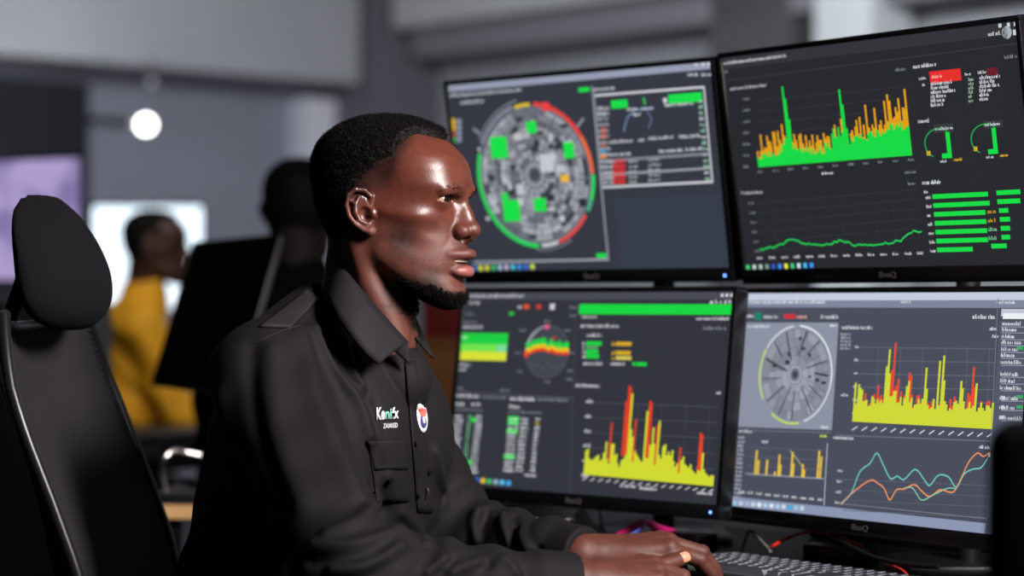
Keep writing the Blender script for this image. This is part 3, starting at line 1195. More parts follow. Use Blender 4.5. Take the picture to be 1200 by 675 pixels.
# yellow chart
S.text(987, 383.5, 1023, 4.6, WHT, 13)
S.text(1160, 385, 1170, 4, WHT, 14)
for k in range(5):
    S.text(985, 391 + k * 4.2, 997, 3.6, C(160, 164, 178), 15 + k)
S.text(1163, 394, 1171, 3.6, WHT, 21)
for k in range(6):
    S.text(1002 - k * 0.6, 406 + k * 15.5, 1007 - k * .6, 3.6, WHT, 30 + k)
    S.line([(1008 - k * 0.7, 407 + k * 15.6), (1166, 409 + k * 15.9)], 0.9, C(102, 106, 120))
S.text(986, 462.5, 994, 3.6, WHT, 38)
for k in range(6):
    S.line([(1030 + k * 26, 407), (1027 + k * 26, 495)], 0.8, C(98, 102, 116))
n = 76
hs, hr = [], []
for i in range(n):
    t = i / n
    b = 24 + rg.uniform(-6, 8) + 7 * math.exp(-((t - 0.28) / 0.09) ** 2)
    hs.append(b)
    hr.append(b + max(0, rg.gauss(5, 6)) if rg.random() < 0.72 else b - 4)
for i, h in ((2, 44), (3, 40), (4, 38), (0, 46), (17, 66), (18, 86), (19, 58), (29, 44), (30, 50), (39, 66), (40, 42), (46, 74), (48, 80), (49, 52), (58, 52), (59, 44), (66, 50)):
    hs[i] = h
for i, h in ((21, 94), (20, 62), (24, 52), (30, 60), (31, 56), (64, 68), (65, 46)):
    hr[i] = h
S.up()
S.bars(999, 494, 1163, 503, hr, C(228, 76, 50))
S.up()
S.bars(999, 494, 1163, 503, [h if hr[i] < 55 or hs[i] > 40 else h for i, h in enumerate(hs)], C(206, 216, 56))
for k in range(15):
    t = k / 14
    x, y = 1001 + 158 * t, 500 + 8 * t
    S.line([(x - 2, y + 4), (x + 4, y)], 1.5, WHT)
# bottom strip chart
S.line([(862, 504), (974, 507)], 1.3, C(110, 115, 130))
S.text(866, 504.5, 882, 4, WHT, 40)
S.text(893, 517, 901, 4, WHT, 41)
S.text(961, 510.5, 971, 3.6, C(200, 226, 90), 42)
for k in range(15):
    S.text(865 - k * 0.3, 512 + k * 5, 873 - k * 0.3, 3.6, C(176, 180, 194), 50 + k)
S.line([(874, 555), (966, 561)], 0.9, C(176, 180, 194))
for k in range(4):
    S.line([(876, 524 + k * 11), (968, 528 + k * 11.3)], 0.8, C(96, 100, 114))
for (x, h) in ((884, 30), (887, 18), (897, 19), (907, 5), (911, 26), (913, 14), (926, 30), (928, 16), (939, 16), (941, 10), (957, 33), (960, 26)):
    S.bars(x, 555.5 + (x - 874) * 0.06, x + 2.3, 555.6 + (x - 874) * 0.06, [h], C(226, 190, 70))
S.line([(926, 528), (936, 540), (941, 548)], 1.0, C(190, 200, 120))
for k in range(10):
    S.text(866 + k * 10.3, 576 + k * 1.0, 873 + k * 10.3, 3.4, WHT, 80 + k)
S.line([(970, 520), (966, 592)], 1.6, C(170, 176, 190))
# curves
S.line([(980, 510), (1162, 517)], 1.2, C(110, 115, 130))
S.text(977, 512, 1001, 4.4, WHT, 91)
S.text(1148, 523.5, 1160, 4, WHT, 92)
S.line([(1170, 350), (1157, 610)], 1.2, C(112, 117, 132))
for k in range(4):
    S.text(982 - k, 551 + k * 12.5, 988 - k, 3.6, C(190, 194, 206), 95 + k)
    S.line([(988, 562 + k * 12), (1158, 569 + k * 12.5)], 0.8, C(94, 98, 112))
S.line([(984, 590), (1158, 608)], 1.0, C(120, 125, 140))
teal = C(110, 196, 184)
org = C(232, 146, 96)
S.up()
tl = [(986, 590), (998, 578), (1008, 553), (1020, 543), (1028, 531), (1036, 546), (1044, 561), (1052, 558), (1060, 562), (1073, 550), (1084, 563), (1090, 569), (1100, 557), (1112, 559), (1121, 571), (1130, 556), (1140, 550), (1150, 548), (1158, 537)]
ol = [(986, 591), (1000, 577), (1020, 563), (1030, 567), (1037, 573), (1043, 586), (1051, 574), (1060, 573), (1072, 568), (1080, 575), (1090, 582), (1102, 574), (1114, 577), (1120, 574), (1128, 558), (1136, 541), (1146, 531), (1153, 535), (1160, 530)]
ml = [(1060, 572), (1070, 572), (1080, 586), (1092, 581), (1100, 577), (1112, 572), (1121, 573)]
S.line([tuple(p) for p in catmull(tl, 4)], 1.7, teal)
S.line([tuple(p) for p in catmull(ol, 4)], 1.7, org)
S.line([tuple(p) for p in catmull(ml, 4)], 1.4, C(130, 200, 170))
S.disc(S.uv(1160, 533), 0.0025, 0.003, C(240, 220, 210), n=10)
# side list
S.rect(1174, 362, 1206, 371, C(190, 196, 212))
S.up()
S.rect(1176, 367, 1206, 374, C(236, 238, 244))
S.rect_uv(S.uv(1172, 380)[0], S.uv(1172, 640)[1], S.w / 2, S.uv(1172, 376)[1], C(84, 88, 104))
S.up()
for k, y in enumerate((379, 386, 394, 401, 409, 416, 424, 438, 446, 454, 466, 477, 489)):
    S.text(1175 - k * 0.3, y, 1198 - (k % 3) * 4, 4.4, WHT, 400 + k)
    S.line([(1174, y + 4), (1205, y + 4.4)], 0.9, C(150, 156, 172))
for y in (409, 466, 478):
    S.rect(1192, y - 3, 1199, y + 1, C(60, 170, 100))
S.rect(1175, 464, 1178, 469, WHT)
S.rect(1174, 475, 1177, 480, WHT)
S.rect(1173, 487, 1177, 491, WHT)
taskbar(S, 858, 589, 944, 596, 12, [(150, 200, 220), (190, 205, 225), (170, 185, 210), (200, 210, 230), (230, 236, 240), (170, 210, 235), (220, 226, 236), (180, 200, 225), (200, 215, 230), (60, 170, 230)])
sLR.build(mLR)


# --- twin pole stands that carry the monitors
def pole_stand(ax, label, a, b, Ma, Mb):
    base = (ax.x, ax.y)
    st = empty('monitor_stand', (ax.x, ax.y, DESK_Z), label, 'stand', 'monitor pole stands')
    bm = bmesh.new()
    bm_box(bm, (ax.x - 0.10, ax.y - 0.09, DESK_Z), (ax.x + 0.10, ax.y + 0.09, DESK_Z + 0.012), None, 0.004)
    from_bm('base', bm, M_BLACK, st, True, 40)
    cyl('pole', (ax.x, ax.y, DESK_Z + 0.012), (ax.x, ax.y, 1.42), 0.017, M_BLACK, st)
    for Mx in (Ma, Mb):
        back = Mx @ Vector((0, 0.0525, 0))
        tube('arm', [(ax.x, ax.y, back.z), tuple(Vector((ax.x, ax.y, back.z)).lerp(back, 0.5)), tuple(back)], 0.013, M_BLACK, st, 10)
        c_ = frame(back, 0) 
        bm = bmesh.new()
        bm_box(bm, (-0.05, 0.0525, -0.05), (0.05, 0.060, 0.05), Mx, 0.002)
        from_bm('mount_plate', bm, M_BLACK, st)


for (Ma, Mb, lab) in ((MUL, MLL, 'black pole stand behind the pair of far monitors'), (MUR, MLR, 'black pole stand behind the pair of near monitors')):
    mid = (Ma @ Vector((0, 0.19, 0)) + Mb @ Vector((0, 0.19, 0))) / 2
    pole_stand(mid, lab, None, None, Ma, Mb)
# ------------------------------------------------------------------ operator desk and what lies on it
DESK_YAW = math.radians(-48.0)
M_DESK = material('black_desk_top', srgb(17, 16, 18), 0.6, spec=0.2, noise=0.2, nscale=12)
DN = Vector((-math.sin(math.radians(48)), -math.cos(math.radians(48)), 0))     # from the monitors towards the operator
DA = Vector((math.cos(math.radians(48)), -math.sin(math.radians(48)), 0))      # along the desk to the right
DC = Vector((0.30, 3.20, 0))
MD = Matrix.Translation(DC) @ Matrix(((DA.x, -DN.x, 0, 0), (DA.y, -DN.y, 0, 0), (0, 0, 1, 0), (0, 0, 0, 1)))   # local y runs away from him
desk = empty('desk', (DC.x, DC.y, 0), 'black desk carrying the four monitors and the keyboard', 'desk')
box('desk_top', (-0.60, -0.47, DESK_Z - 0.03), (0.95, 0.46, DESK_Z), M_DESK, desk, MD, 0.003)
box('back_panel', (-0.56, 0.42, 0.25), (0.90, 0.44, DESK_Z - 0.03), M_DESK, desk, MD)
box('dark_backing', (-0.20, 0.40, DESK_Z), (0.93, 0.425, 0.97), M_BLACK, desk, MD, 0.004)  # added black panel that keeps the gap under the monitors dark
for x in (-0.55, 0.88):
    for y in (-0.42, 0.40):
        box('leg', (x - 0.025, y - 0.025, 0.0), (x + 0.025, y + 0.025, DESK_Z - 0.03), M_METAL, desk, MD, 0.003)

# --- keyboard with single keys
KB0 = Vector((0.305, 3.185, DESK_Z))
kyaw = math.radians(-54.0)
ka = Vector((math.cos(kyaw), math.sin(kyaw), 0))
kd = Vector((math.sin(kyaw), -math.cos(kyaw), 0))       # towards the operator
MK = Matrix.Translation(KB0) @ Matrix(((ka.x, kd.x, 0, 0), (ka.y, kd.y, 0, 0), (0, 0, 1, 0), (0, 0, 0, 1)))
kb = empty('keyboard', KB0, 'dark keyboard with pale lit key edges under the typing hands', 'keyboard')
bm = bmesh.new()
bm_box(bm, (-0.012, -0.008, 0.001), (0.452, 0.135, 0.016), MK, 0.003)
bmesh.ops.recalc_face_normals(bm, faces=bm.faces)
from_bm('case', bm, M_DARK, kb, True, 40)
M_GLOW = emission('key_backlight', srgb(190, 205, 220), 0.25)
bm = bmesh.new()
bm_box(bm, (-0.006, -0.003, 0.0155), (0.444, 0.120, 0.0166), MK)
bmesh.ops.recalc_face_normals(bm, faces=bm.faces)
from_bm('backlight_plate', bm, M_GLOW, kb)
M_KEY = material('key_cap', srgb(30, 32, 37), 0.4)
pitch_k = 0.0200
M_KEYSIDE = material('key_side_translucent', srgb(112, 118, 126), 0.5, emit=srgb(190, 205, 220), estr=0.02)
key_me = {}
for r in range(6):
    x = 0.0
    cols = [1] * 22
    if r == 5:
        cols = [1.25, 1.25, 1.25, 6.25, 1.25, 1.25, 1.25, 1.25, 1, 1, 1, 2, 1]
    elif r == 4:
        cols = [2.25] + [1] * 10 + [2.75, 1, 1, 1, 1, 1, 1]
    elif r == 3:
        cols = [1.75] + [1] * 11 + [2.25] + [1] * 6
    for w in cols:
        if w not in key_me:
            b2 = bmesh.new()
            vsx = bm_box(b2, (0.0012, 0.0012, 0.0), (w * pitch_k - 0.0012, pitch_k - 0.0012, 0.0090))
            for v in vsx:
                if v.co.z > 0.005:
                    c0 = Vector((w * pitch_k / 2, pitch_k / 2, v.co.z))
                    v.co = c0 + (v.co - c0) * (0.74 if w == 1 else 0.88)
            m_ = bpy.data.meshes.new('key')
            b2.normal_update()
            b2.to_mesh(m_)
            b2.free()
            m_.materials.append(M_KEY)
            m_.materials.append(M_KEYSIDE)
            for f_ in m_.polygons:
                f_.material_index = 0 if f_.normal.z > 0.8 else 1
            key_me[w] = m_
        o = bpy.data.objects.new('key', key_me[w])
        COL.objects.link(o)
        o.parent = kb
        o.matrix_local = Matrix.Translation(-KB0) @ MK @ Matrix.Translation((x * pitch_k, r * 0.0205, 0.0167))
        x += w
        if x > 21.5:
            break

# --- cables between the monitors and the desk
def cable(label, pts, r, mat, group='cables under the monitors'):
    o = tube('cable', pts, r, mat, None, 8, 8)
    return tag(o, label, 'cable', group)


M_CAB = material('black_cable', srgb(18, 18, 20), 0.4)
M_CABG = material('grey_cable', srgb(120, 120, 122), 0.45)
M_CABR = material('red_cable', srgb(214, 42, 36), 0.45)
M_CABP = material('magenta_cable', srgb(206, 30, 120), 0.45)
M_CABB = material('blue_cable', srgb(70, 90, 190), 0.45)
cable('bright red cable end curving on the desk below the lower right monitor', [P(1038, 661, 3.02), P(1050, 665, 2.98), P(1060, 671, 2.94), P(1068, 682, 2.90)], 0.0022, M_CABR)
cable('red cable looping behind the keyboard', [P(905, 640, 3.20), P(925, 630, 3.24), P(950, 623, 3.26), P(985, 630, 3.20), P(1010, 640, 3.14)], 0.0025, M_CABR)
cable('grey cable bent upward beside the far end of the keyboard', [P(868, 648, 3.30), P(874, 630, 3.30), P(880, 622, 3.28), P(892, 634, 3.24), P(903, 646, 3.20)], 0.0024, M_CABG)
cable('magenta cable bundled behind the typing hands', [P(724, 628, 3.34), P(742, 618, 3.34), P(756, 612, 3.36), P(770, 618, 3.40), P(790, 624, 3.42)], 0.0055, M_CABP)
cable('thin blue cable hanging below the lower left monitor', [P(700, 585, 3.42), P(703, 602, 3.42), P(706, 618, 3.42), P(712, 628, 3.40)], 0.0018, M_CABB)
cable('black cable sagging under the lower right monitor', [P(975, 628, 3.14), P(1000, 642, 3.08), P(1030, 655, 3.02), P(1070, 662, 2.96), P(1100, 664, 2.92)], 0.0035, M_CAB)
cable('pale violet cable behind the knuckles of the far hand', [P(728, 630, 3.30), P(742, 625, 3.30), P(752, 618, 3.32), P(758, 606, 3.36)], 0.0018, M_CABB)

# --- crumpled sheets and pouch below the far monitor
M_FILM = material('grey_plastic_film', srgb(150, 148, 152), 0.2, noise=0.3, nscale=40)
rg = np.random.default_rng(3)


def sheet(name, label, cx, cy, d, w, dep, z, yaw, mat, amp, cat, seed, group=None):
    c = P(cx, cy, d)
    rows = []
    for i in range(15):
        row = []
        for j in range(11):
            u, v = (i / 14 - 0.5) * w, (j / 10 - 0.5) * dep
            n = vnoise(np.array([[u * 28, v * 28, seed]]), seed)[0] + 0.6 * vnoise(np.array([[u * 60, v * 60, seed]]), seed + 5)[0]
            x, y = u * math.cos(yaw) - v * math.sin(yaw), u * math.sin(yaw) + v * math.cos(yaw)
            row.append((c.x + x, c.y + y, z + amp * (1.1 + n)))
        rows.append(row)
    o = quad_strip(name, rows, mat, None, 0.0015, smooth=False)
    return tag(o, label, cat, group)


sheet('plastic_sleeve', 'crumpled grey plastic sleeve lying under the lower left monitor', 612, 606, 3.48, 0.22, 0.13, DESK_Z + 0.010, -0.8, M_FILM, 0.022, 'plastic sleeve', 2)
M_PAPER = material('white_paper', srgb(190, 188, 190), 0.8)
c_ = P(552, 590, 3.62)
zt_ = P(552, 577, 3.62).z
bm = bmesh.new()
for q in range(6):
    z0 = DESK_Z + 0.001 + (zt_ - DESK_Z - 0.001) * q / 6
    z1 = DESK_Z + 0.001 + (zt_ - DESK_Z - 0.001) * (q + 1) / 6 - 0.0006
    bm_box(bm, (-0.05 + 0.002 * (q % 2), -0.04, z0), (0.05, 0.04 - 0.002 * (q % 3), z1), frame((c_.x, c_.y, 0), DESK_YAW), 0.001)
tag(from_bm('paper_stack', bm, M_PAPER), 'white paper stack behind the far elbow under the lower left monitor', 'papers')
# small junction boxes with lights behind the keyboard
for k, (px, py, d, lab) in enumerate([(800, 628, 3.42, 'black power adapter between the two lower monitors'), (985, 640, 3.22, 'black power adapter under the lower right monitor')]):
    c = P(px, py, d)
    bm = bmesh.new()
    bm_box(bm, (-0.05, -0.025, 0), (0.05, 0.025, 0.03), frame((c.x, c.y, DESK_Z + 0.001), DESK_YAW), 0.005)
    o = from_bm('power_adapter', bm, M_BLACK_GLOSS, None, True, 40)
    tag(o, lab, 'adapter')
# ------------------------------------------------------------------ the operator: head (local mm: x face, y his left, z up)
HEAD_YAW = math.radians(-20.0)
HEAD_O = np.array(P(455, 245, 2.95))
HEAD_R = np.array(Matrix.Rotation(HEAD_YAW, 3, 'Z'))


def to_head(p):
    return ((p - HEAD_O.astype(F32)) @ HEAD_R.astype(F32)) * 1000.0


def from_head(q):
    return (np.asarray(q, float) / 1000.0) @ HEAD_R.T + HEAD_O


def _pchip(xs, ys, x):
    xs = np.array(xs, float)
    ys = np.array(ys, float)
    h = np.diff(xs)
    dl = np.diff(ys) / h
    m = np.zeros(len(xs))
    for i in range(1, len(xs) - 1):
        if dl[i - 1] * dl[i] > 0:
            w1, w2 = 2 * h[i] + h[i - 1], h[i] + 2 * h[i - 1]
            m[i] = (w1 + w2) / (w1 / dl[i - 1] + w2 / dl[i])
    m[0], m[-1] = dl[0], dl[-1]
    x = np.clip(x, xs[0], xs[-1])
    i = np.clip(np.searchsorted(xs, x) - 1, 0, len(xs) - 2)
    t = (x - xs[i]) / h[i]
    return ((2 * t**3 - 3 * t**2 + 1) * ys[i] + (t**3 - 2 * t**2 + t) * h[i] * m[i] + (-2 * t**3 + 3 * t**2) * ys[i + 1] + (t**3 - t**2) * h[i] * m[i + 1])


#          z     front  back  half-width axis  nfront nback
HEAD_T = [(-124,  82,   74,   2,   78, 2.0, 2.0),
          (-120,  93,   62,   14,  76, 2.0, 2.0),
          (-114,  98,   48,   25,  72, 2.0, 2.0),
          (-106, 100,   32,   35,  65, 2.0, 2.0),
          (-96,  100,   15,   43,  56, 2.0, 2.0),
          (-86,   99,   -6,   50,  45, 2.0, 2.2),
          (-74,  101,  -30,   56,  33, 2.0, 2.2),
          (-60,  102,  -55,   61,  22, 2.0, 2.2),
          (-45,  100,  -67,   65,  12, 2.05, 2.1),
          (-30,   98,  -75,   68,   4, 2.15, 2.1),
          (-12,   98,  -84,   70,   0, 2.3, 2.1),
          (5,    100.5,  -90,   72,  -5, 2.45, 2.1),
          (18,   105,  -93,   73,  -8, 2.65, 2.1),
          (30,   108,  -95,   74,  -8, 2.75, 2.1),
          (45,   105,  -96,   74,  -8, 2.75, 2.1),
          (60,   100,  -94,   72,  -8, 2.60, 2.05),
          (75,    90,  -88,   67,  -8, 2.35, 2.0),
          (87,    78,  -79,   59,  -8, 2.05, 2.0),
          (97,    62,  -65,   48,  -8, 2.0, 2.0),
          (105,   43,  -48,   35,  -8, 2.0, 2.0),
          (110,   22,  -30,   20,  -8, 2.0, 2.0),
          (112,    0,  -14,    6,  -8, 2.0, 2.0)]
_T = np.array(HEAD_T, float)
_Z = np.arange(-130, 118.01, 1.0)
_TH = np.arange(0, 181, 1.0)
_ax = _pchip(_T[:, 0], _T[:, 4], _Z)
_xf = _pchip(_T[:, 0], _T[:, 1], _Z) - _ax
_xb = _ax - _pchip(_T[:, 0], _T[:, 2], _Z)
_w = _pchip(_T[:, 0], _T[:, 3], _Z)
_nf = _pchip(_T[:, 0], _T[:, 5], _Z)
_nb = _pchip(_T[:, 0], _T[:, 6], _Z)
_c, _s = np.cos(np.radians(_TH))[None], np.sin(np.radians(_TH))[None]
_front = _c >= 0
_a = np.where(_front, _xf[:, None], _xb[:, None])
_n = np.where(_front, _nf[:, None], _nb[:, None])
_R = 1.0 / ((np.abs(_c) / np.maximum(_a, 0.5)) ** _n + (_s / np.maximum(_w, 0.5)[:, None]) ** _n) ** (1 / _n)
_out = (_Z < -124) | (_Z > 112)
_R[_out] = 0.0


def _bump(th, z, amp, sth, sz):
    global _R
    _R = _R + amp * np.exp(-((_TH[None] - th) / sth) ** 2 - ((_Z[:, None] - z) / sz) ** 2) * (~_out[:, None])


_bump(46, -12, 6.0, 16, 11)      # cheekbone
_bump(68, -6, 3.0, 14, 8)        # zygomatic arch
_bump(64, 32, -5.0, 15, 20)      # temple
_bump(24, 23, 2.0, 14, 9)        # brow ridge
_bump(52, -46, -4.5, 20, 15)     # cheek hollow
_bump(30, -30, -2.5, 8, 10)      # beside the nose
_bump(22, 60, 1.5, 14, 14)       # frontal eminence
_Rz = np.gradient(_R, axis=0)
_Rt = np.gradient(_R, axis=1) * (180 / math.pi)


def head_base(q):
    z = np.clip(q[:, 2], -130, 117.9) + 130
    ax = np.interp(q[:, 2], _Z, _ax).astype(F32)
    dx, dy = q[:, 0] - ax, np.abs(q[:, 1])
    rho = np.sqrt(dx * dx + dy * dy)
    th = np.degrees(np.arctan2(dy, dx))
    zi = z.astype(int)
    zi = np.minimum(zi, len(_Z) - 2)
    ti = np.minimum(th.astype(int), 179)
    fz, ft = z - zi, th - ti
    def lk(A):
        return (A[zi, ti] * (1 - ft) + A[zi, ti + 1] * ft) * (1 - fz) + (A[zi + 1, ti] * (1 - ft) + A[zi + 1, ti + 1] * ft) * fz
    r = lk(_R)
    g = np.sqrt(1 + np.minimum(lk(_Rz) ** 2, 60) + np.minimum((lk(_Rt) / np.maximum(r, 3)) ** 2, 4))
    d = (rho - r) / g
    d = np.maximum(d, (q[:, 2] - 112.3))
    d = np.maximum(d, (-124.3 - q[:, 2]))
    return d.astype(F32)


EYE_C = (83.5, 32.0, 9.5)
EYE_R = 12.3


def _rot(ax_, deg):
    return np.array(Matrix.Rotation(math.radians(deg), 3, ax_))


def ear(q):
    """q with y mirrored to the positive side; ear on y = +73"""
    R = _rot('Z', -24) @ _rot('Y', -14)      # flare, lean back
    e = (q - np.array((-1, 72.5, -6.5), F32)) @ R.astype(F32)
    e = e * np.array((1.0, 1.0, 1.0), F32)
    # local: x forward, y outward, z up
    helix = [(9, 2, 6), (12, 5, 17), (6, 8.5, 26), (-5, 10, 30), (-15, 10.5, 25), (-20.5, 10.5, 13), (-20, 9.5, -1), (-15, 8.5, -12), (-7, 7.5, -21), (0, 6.5, -25)]
    d = s_chain(e, helix, [2.2, 2.8, 3.0, 3.2, 3.2, 3.1, 3.0, 3.0, 3.6, 5.2], 1.5)
    anti = [(-2, 6, 20), (-9, 8, 12), (-11.5, 9, 2), (-9, 8.5, -9), (-2, 6.5, -15)]
    d2 = s_chain(e, anti, [2.2, 2.8, 3.2, 3.0, 3.0], 1.5)
    d2 = np.minimum(d2, s_cap(e, (-9, 8, 12), (-15, 8, 20), 2.8, 1.8))
    plate = s_ell(e, (-6, 2.0, 3), (17, 5.0, 27))
    plate = np.maximum(plate, e[:, 1] - 5.5)
    bowl = s_ell(e, (-1, 6.5, -4), (8.5, 7.5, 11))
    plate = smax(plate, -bowl, 1.5)
    d = smin(smin(d, d2, 1.6), plate, 2.0)
    trag = s_ell(e, (9.5, 4.5, -4), (4.0, 4.0, 7))
    d = smin(d, trag, 2.5)
    lobe = s_ell(e, (2, 5, -25), (6.5, 3.8, 7))
    d = smin(d, lobe, 3)
    return d


def local(d, m, c, r, fn):
    """apply fn only to the samples within r of c"""
    q = m - np.array(c, F32)
    i = np.nonzero((q * q).sum(1) < r * r)[0]
    if len(i):
        d[i] = fn(d[i], m[i])


def _jaw(d, m):
    d = smin(d, s_chain(m, [(12, 51, -56), (55, 36, -92), (84, 12, -106)], [9, 11, 13]), 14)
    d = smin(d, s_ell(m, (88, 0, -105), (13.5, 17, 12)), 8)
    return smin(d, s_ell(m, (87, 0, -62), (20, 26, 24)), 11)


def _eye(d, m):
    d = smax(d, -s_ell(m, (105, 29, 8), (13, 17, 9.5)), 9)
    d = smax(d, -s_ell(m, (113, 17, 6), (9, 8, 9)), 7)
    # brow
    d = smin(d, s_chain(m, [(102.5, 10, 18), (102.5, 27, 22.5), (94, 44, 20)], [5.0, 5.2, 4.0]), 9)
    lid = s_sphere(m, EYE_C, 14.2)
    d = smin(d, lid, 5.0)
    yo = m[:, 1] - EYE_C[1]
    yy = yo / 14.8
    k = np.sqrt(np.maximum(1 - yy * yy, 0))
    top = 5.4 * k + 0.4 * yy
    bot = 4.0 * k - 0.4 * yy
    zz = m[:, 2] - EYE_C[2] - 0.2
    alm = np.maximum(np.maximum(zz - top, -bot - zz), np.abs(yo) - 14.4)
    shell = EYE_R - 0.9 - s_sphere(m, EYE_C, 0)
    carve = np.maximum(np.maximum(alm, shell), 87.5 - m[:, 0])
    carve = np.maximum(carve, s_sphere(m, EYE_C, 19.0))
    d = smax(d, -carve, 0.8)
    cr = s_chain(m, [(97, 20, 15.0), (98.5, 30, 16.6), (93, 41, 15), (88, 46, 11)], [0.9, 1.1, 1.1, 0.8])
    d = smax(d, -cr, 2.0)
    # fold under the lower lid
    return smax(d, -s_chain(m, [(99, 19, -2), (99, 31, -8), (92, 44, -5)], [0.3, 0.6, 0.3]), 3.5)


def _nose(d, m):
    nose = s_chain(m, [(101.5, 0, 8), (107.5, 0, -6), (114.0, 0, -24)], [6.8, 7.4, 8.2])
    nose = smin(nose, s_ell(m, (114.8, 0, -28), (11.3, 12.0, 9.8)), 5)
    nose = smin(nose, s_ell(m, (112, 0, -37), (6, 5.5, 6)), 4)
    nose = smin(nose, s_chain(m, [(90, 0, 4), (97, 0, -12), (99, 0, -28)], [11, 13.5, 16]), 9)
    d = smin(d, nose, 8)
    d = smin(d, s_ell(m, (105.5, 14.5, -30), (11.0, 8.2, 9.0)), 3.5)
    d = smax(d, -s_chain(m, [(97, 24, -21), (95.5, 26, -31), (98, 23, -38)], [0.6, 1.5, 0.8]), 4)
    return smax(d, -s_ell(m, (108, 9.0, -39.5), (7.0, 4.0, 5.0)), 2.0)


def _mouth(d, m):
    b = m.copy()
    b[:, 0] = b[:, 0] + b[:, 1] ** 2 / 62.0
    up = s_ell(b, (107.8, 0, -59), (10.3, 29, 7.4))
    up = smin(up, s_ell(b, (112.3, 6.5, -58), (5.2, 8, 4.8)), 4)
    d = smin(d, up, 4.5)
    lo = s_ell(b, (106.8, 0, -80.5), (10.0, 24, 8.6))
    d = smin(d, lo, 4.0)
    gap = s_ell(b, (114, 0, -68.3), (14, 24.5, 4.1))
    d = smax(d, -gap, 2.0)
    d = smax(d, -s_ell(b, (108.0, 0, -95), (7, 20, 4.5)), 6)
    d = smax(d, -s_cap(m, (113.5, 0, -44), (117.5, 0, -51), 2.0, 2.4), 3)
    return smax(d, -s_chain(m, [(97, 27, -39), (93, 36, -53), (88, 40, -68)], [0.5, 1.2, 0.5]), 7)


def _neck(d, m):
    d = smin(d, s_cap(m, (-28, 0, -40), (-46, 0, -175), 50, 53), 16)
    d = smin(d, s_cap(m, (-4, 0, -85), (-12, 0, -180), 38, 42), 16)
    d = smin(d, s_chain(m, [(-22, 56, -42), (-8, 46, -95), (22, 18, -165)], [10, 11, 9]), 18)
    return smin(d, s_ell(m, (31, 0, -128), (9, 9, 13)), 10)


def head_sdf(q):
    q = q.astype(F32)
    m = q.copy()
    m[:, 1] = np.abs(m[:, 1])
    d = head_base(q)
    local(d, m, (60, 20, -85), 105, _jaw)
    local(d, m, (95, 28, 8), 48, _eye)
    local(d, m, (105, 5, -20), 60, _nose)
    local(d, m, (102, 10, -66), 58, _mouth)
    local(d, m, (-6, 80, -7), 62, lambda d_, m_: smin(d_, ear(m_), 3.0))
    i = np.nonzero(m[:, 2] < 40)[0]
    d[i] = _neck(d[i], m[i])
    return d


def hair_mask(q):
    """1 inside the dense hair, fading to 0 over the shaved sides"""
    x, y, z = q[:, 0], np.abs(q[:, 1]), q[:, 2]
    wob = 1.6 * vnoise(q / 7.0, 3)
    # front edge: straight across the forehead, notch at the temple, then straight down
    front = np.where(y < 34, 78 - (y / 34.0) ** 2 * 26, 52 - np.minimum(y - 34, 22) * 0.6)
    edge = sstep(2.5, -2.5, x - front + wob)
    # lower edge: high at the temple, dropping behind the ear to the nape
    low = np.interp(x, [-100, -60, -34, -22, -10, 4, 20, 34, 50, 80], [-62, -62, -48, 8, 34, 50, 60, 66, 70, 72])
    lowm = sstep(-22, 22, z - low + 2 * wob)
    return edge * lowm


def fade_mask(q):
    x, y, z = q[:, 0], np.abs(q[:, 1]), q[:, 2]
    front = np.interp(z, [-40, 0, 40, 70], [14, 20, 36, 50])
    a = sstep(10, -8, x - front) * sstep(-10, 22, z - np.interp(x, [-60, -34, -16, 0, 30], [-70, -50, 0, 8, 20]))
    nape = sstep(-16, -34, x) * sstep(-130, -110, z)
    return np.maximum(a, nape)


def beard_mask(q):
    x, y, z = q[:, 0], np.abs(q[:, 1]), q[:, 2]
    wob = 2.5 * vnoise(q / 6.0, 21)
    # goatee round the chin and a band under the jaw line
    top = np.interp(x, [20, 45, 62, 78, 90, 100], [-80, -90, -95, -97, -103, -107])
    low = sstep(3, -5, z - top + wob) * sstep(22, 48, x + wob)
    return low * sstep(-138, -128, z)


def stubble_mask(q):
    x, y, z = q[:, 0], np.abs(q[:, 1]), q[:, 2]
    side = sstep(44, 54, y) * np.exp(-((x - 44) / 17.0) ** 2) * np.exp(-((z + 42) / 24.0) ** 2)
    jaw = sstep(-70, -95, z + 0.25 * (60 - x)) * sstep(5, 25, x) * sstep(94, 78, x)
    must = np.exp(-((z + 47) / 4.0) ** 2) * sstep(26, 18, y) * sstep(92, 100, x)
    return np.clip(1.0 * side + 0.9 * jaw + 0.5 * must, 0, 1) * sstep(-140, -120, z)
# ------------------------------------------------------------------ torso, arms, hands
TORSO_YAW = math.radians(-28.0)
TORSO_LEAN = math.radians(5.0)
TORSO_O = np.array(P(408, 398, 2.985))
# local x forward, y his left, z up; leaning forwards
TORSO_R = np.array((Matrix.Rotation(TORSO_YAW, 3, 'Z') @ Matrix.Rotation(TORSO_LEAN, 3, 'Y')))


def T(x, y, z):
    return TORSO_R @ np.array((x, y, z)) + TORSO_O


def to_torso(p):
    return (p - TORSO_O.astype(F32)) @ TORSO_R.astype(F32)


SH_R = T(-0.022, -0.158, -0.048)
SH_L = T(-0.055, 0.138, -0.045)
EL_R = np.array((-0.183, 2.665, 0.778))
EL_L = np.array((-0.072, 3.12, 0.782))
WR_R = np.array((0.072, 2.742, 0.766))
WR_L = np.array((0.090, 2.950, 0.777))


def unit(v):
    v = np.array(v, float)
    return v / np.linalg.norm(v)


